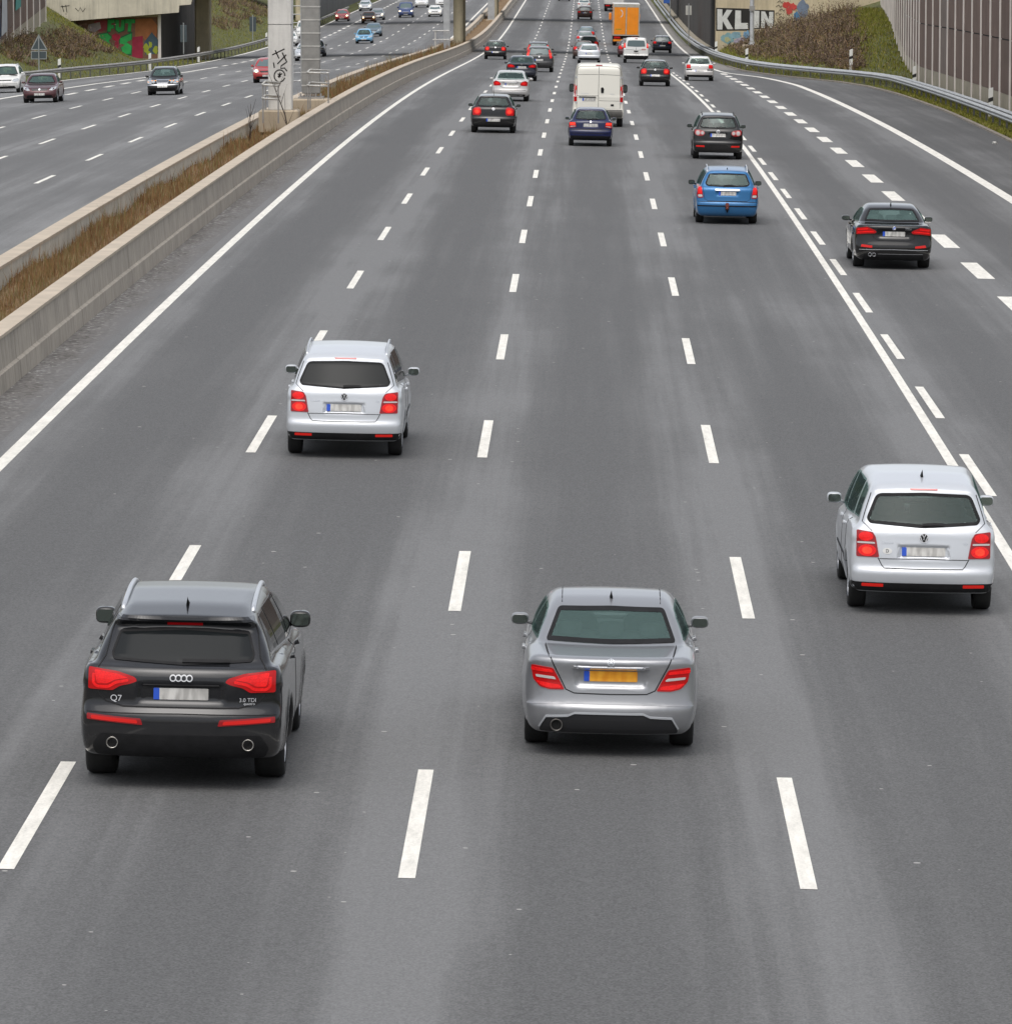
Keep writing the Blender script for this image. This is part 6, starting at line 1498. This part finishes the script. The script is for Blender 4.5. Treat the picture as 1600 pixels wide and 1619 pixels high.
# ---- lorries
M_ORA = simple('lorry orange', (.85, .27, .004), .5, coat=.3, var=.08, vscale=1.2); M_FRAME = simple('lorry frame grey', (.46, .43, .36), .5, .3, var=.12); M_LWH = simple('lorry white', (.62, .61, .58), .5, var=.1)
def lorry(label, X, Y, body, frame, roof, crescent, top=4.05, w=2.55, length=13):
    z = float(zmain(X, Y)); t = thing('box_lorry', label, 'lorry'); t.matrix_world = pose_at(X, Y, zmain)
    y0 = -1.9
    MB().box(-w / 2, w / 2, y0 + .06, y0 + length, .98, top - .06).build('cargo_box', body, t)
    MB().bevbox(-w / 2 - .02, w / 2 + .02, y0 - .02, y0 + length + .02, top - .07, top, .03).build('box_roof', roof, t)
    mb = MB()
    for x0, x1 in ((-w / 2, -w / 2 + .10), (-.05, .05), (w / 2 - .10, w / 2)): mb.box(x0, x1, y0 - .03, y0 + .05, .98, top - .072)
    mb.box(-w / 2 + .101, -.051, y0 - .028, y0 + .05, top - .34, top - .072).box(.051, w / 2 - .101, y0 - .028, y0 + .05, top - .34, top - .072)
    mb.box(-w / 2 + .101, -.051, y0 - .028, y0 + .05, .982, 1.08).box(.051, w / 2 - .101, y0 - .028, y0 + .05, .982, 1.08)
    mb.build('rear_frame', frame, t)
    for s_ in (-1, 1):
        d = MB().bevbox(min(s_ * .06, s_ * (w / 2 - .11)), max(s_ * .06, s_ * (w / 2 - .11)), y0 - .02, y0 + .05, 1.09, top - .345, .015).build('rear_door', body, t)
        for x in (.35, .85):
            MB().tube([(s_ * x, y0 - .035, 1.15), (s_ * x, y0 - .035, top - .42)], .014, 6).build('door_lock_bar', body, d)
    MB().box(-.9, .9, y0 + .3, y0 + length, .55, .975).build('chassis', M_HUB, t)
    MB().bevbox(-w / 2 + .05, w / 2 - .05, y0 + .05, y0 + .2, .42, .62, .02).build('underrun_bar', body if crescent else M_HUB, t)
    for s_ in (-1, 1):
        MB().bevbox(s_ * .85 - .3, s_ * .85 + .3, y0 - .01, y0 + .08, .70, .88, .02).build('taillight', M_LENS, t)
        for yw in (0, 1.3, length - 4.2):
            ty, rm, hb = wheel_meshes(.50, .34); o = from_mesh('wheel', ty, M_TYRE, t); o.location = (s_ * (w / 2 - .2), yw, .5); 
            if s_ < 0: o.rotation_euler = (0, 0, math.pi)
            from_mesh('rim', rm, M_RIM, o)
        MB().box(s_ * (w / 2 - .2) - .22, s_ * (w / 2 - .2) + .22, -.62, -.60, .25, .95).build('mud_flap', M_HUB, t)
    MB().bevbox(-w / 2 + .03, w / 2 - .03, y0 + length + .6, y0 + length + 2.7, .9, top - .5, .15).build('cab', body, t)
    for s_ in (-1, 1):
        v, f = soft_box(s_ * (w / 2 + (.06 if s_ > 0 else .20)), y0 + length + 1.9, 2.65, .26, .2, .75, 4, 8); add('wing_mirror', v, f, body, t, True)
    if crescent:
        o = [(-.66 + .36 * math.cos(a), 3.10 + .40 * math.sin(a)) for a in np.linspace(-1.1, 1.2, 14)]; i = [(-.74 + .34 * math.cos(a), 3.10 + .36 * math.sin(a)) for a in np.linspace(1.15, -1.05, 14)]
        q = o + i; n = len(q); add('crescent_mark', [(a, y0 - .026, b_) for a, b_ in q], [(k, k + 1, n - 2 - k, n - 1 - k) for k in range(n // 2 - 1)], M_SPW, t)
        q = [(-1.0, 1.55), (-.45, 1.55), (-.45, 1.64), (-1.0, 1.64)]; add('door_sticker', [(a, y0 - .026, b_) for a, b_ in q], [(0, 1, 2, 3)], simple('sticker olive', (.36, .30, .02), .6), t)
    else:
        q = [(-w / 2 + .12, 2.6), (-.3, 2.6), (-.3, 3.4), (-w / 2 + .12, 3.4)]; add('red_panel', [(a, y0 - .03, b_) for a, b_ in q], [(0, 1, 2, 3)], simple('lorry red', (.45, .08, .05), .5), t)
    o = MB().bevbox(-.26, .26, y0 - .0, y0 + .03, .64, .75, .01).build('number_plate', M_PLATE, t)
Xt, Yt = ground(989, 71.5); lorry('orange box lorry with pale door frame and white crescent mark', Xt, Yt, M_ORA, M_FRAME, M_LWH, True)
Xt, Yt = ground(970.5, 17.2); lorry('white lorry with red panel, mostly hidden ahead of the orange one', Xt, Yt, M_LWH, M_LWH, M_LWH, False)
# ================================================================== camera and daylight
SUN_EL, SUN_AZ = math.radians(64), math.radians(188)
w = bpy.data.worlds.new("World"); scene.world = w; w.use_nodes = True
nt = w.node_tree; bg = nt.nodes['Background']
sky = nt.nodes.new('ShaderNodeTexSky'); sky.sky_type = 'NISHITA'; sky.sun_disc = False
sky.sun_elevation = SUN_EL; sky.sun_rotation = SUN_AZ; sky.air_density = 1.0; sky.dust_density = 4.0
hs = nt.nodes.new('ShaderNodeHueSaturation'); hs.inputs['Saturation'].default_value = .30
nt.links.new(sky.outputs[0], hs.inputs['Color'])
# overcast: the cloud deck is about three times brighter overhead than at the horizon
tc = nt.nodes.new('ShaderNodeTexCoord'); sx = nt.nodes.new('ShaderNodeSeparateXYZ'); nt.links.new(tc.outputs['Generated'], sx.inputs[0])
up = math_(nt, 'MAXIMUM', sx.outputs[2], 0.0)
cl = noise(nt, coords(nt, (1, 1, 2.5), which='Generated'), 2.2, 5, .6)
k = math_(nt, 'ADD', math_(nt, 'MULTIPLY', up, .15), 1.22); k = math_(nt, 'MULTIPLY', k, math_(nt, 'ADD', math_(nt, 'MULTIPLY', cl, .6), .7))
k = math_(nt, 'MULTIPLY', k, math_(nt, 'ADD', math_(nt, 'MULTIPLY', sx.outputs[1], .25), 1.0))
vm = nt.nodes.new('ShaderNodeVectorMath'); vm.operation = 'SCALE'; nt.links.new(hs.outputs[0], vm.inputs[0]); nt.links.new(k, vm.inputs['Scale'])
nt.links.new(vm.outputs[0], bg.inputs[0]); bg.inputs[1].default_value = .14
l = bpy.data.lights.new('sun', 'SUN'); l.energy = .80; l.angle = math.radians(65); l.color = (1, .955, .89)
lo = bpy.data.objects.new('sun', l); COL.objects.link(lo)
d = Vector((math.sin(SUN_AZ) * math.cos(SUN_EL), math.cos(SUN_AZ) * math.cos(SUN_EL), math.sin(SUN_EL)))
lo.rotation_euler = d.to_track_quat('Z', 'Y').to_euler(); lo.location = (0, 0, 60)
cam = bpy.data.cameras.new('camera'); co = bpy.data.objects.new('camera', cam); COL.objects.link(co); scene.camera = co
cam.sensor_fit = 'HORIZONTAL'; cam.sensor_width = 36; cam.lens = FPX * 36 / 1600; cam.clip_start = 1; cam.clip_end = 6000
co.matrix_world = Matrix(((RT[0], UP[0], -FW[0], 0), (RT[1], UP[1], -FW[1], 0), (RT[2], UP[2], -FW[2], CAMH), (0, 0, 0, 1)))
scene.view_settings.view_transform = 'Standard'; scene.view_settings.look = 'None'; scene.view_settings.exposure = 0.12
scene.render.film_transparent = False
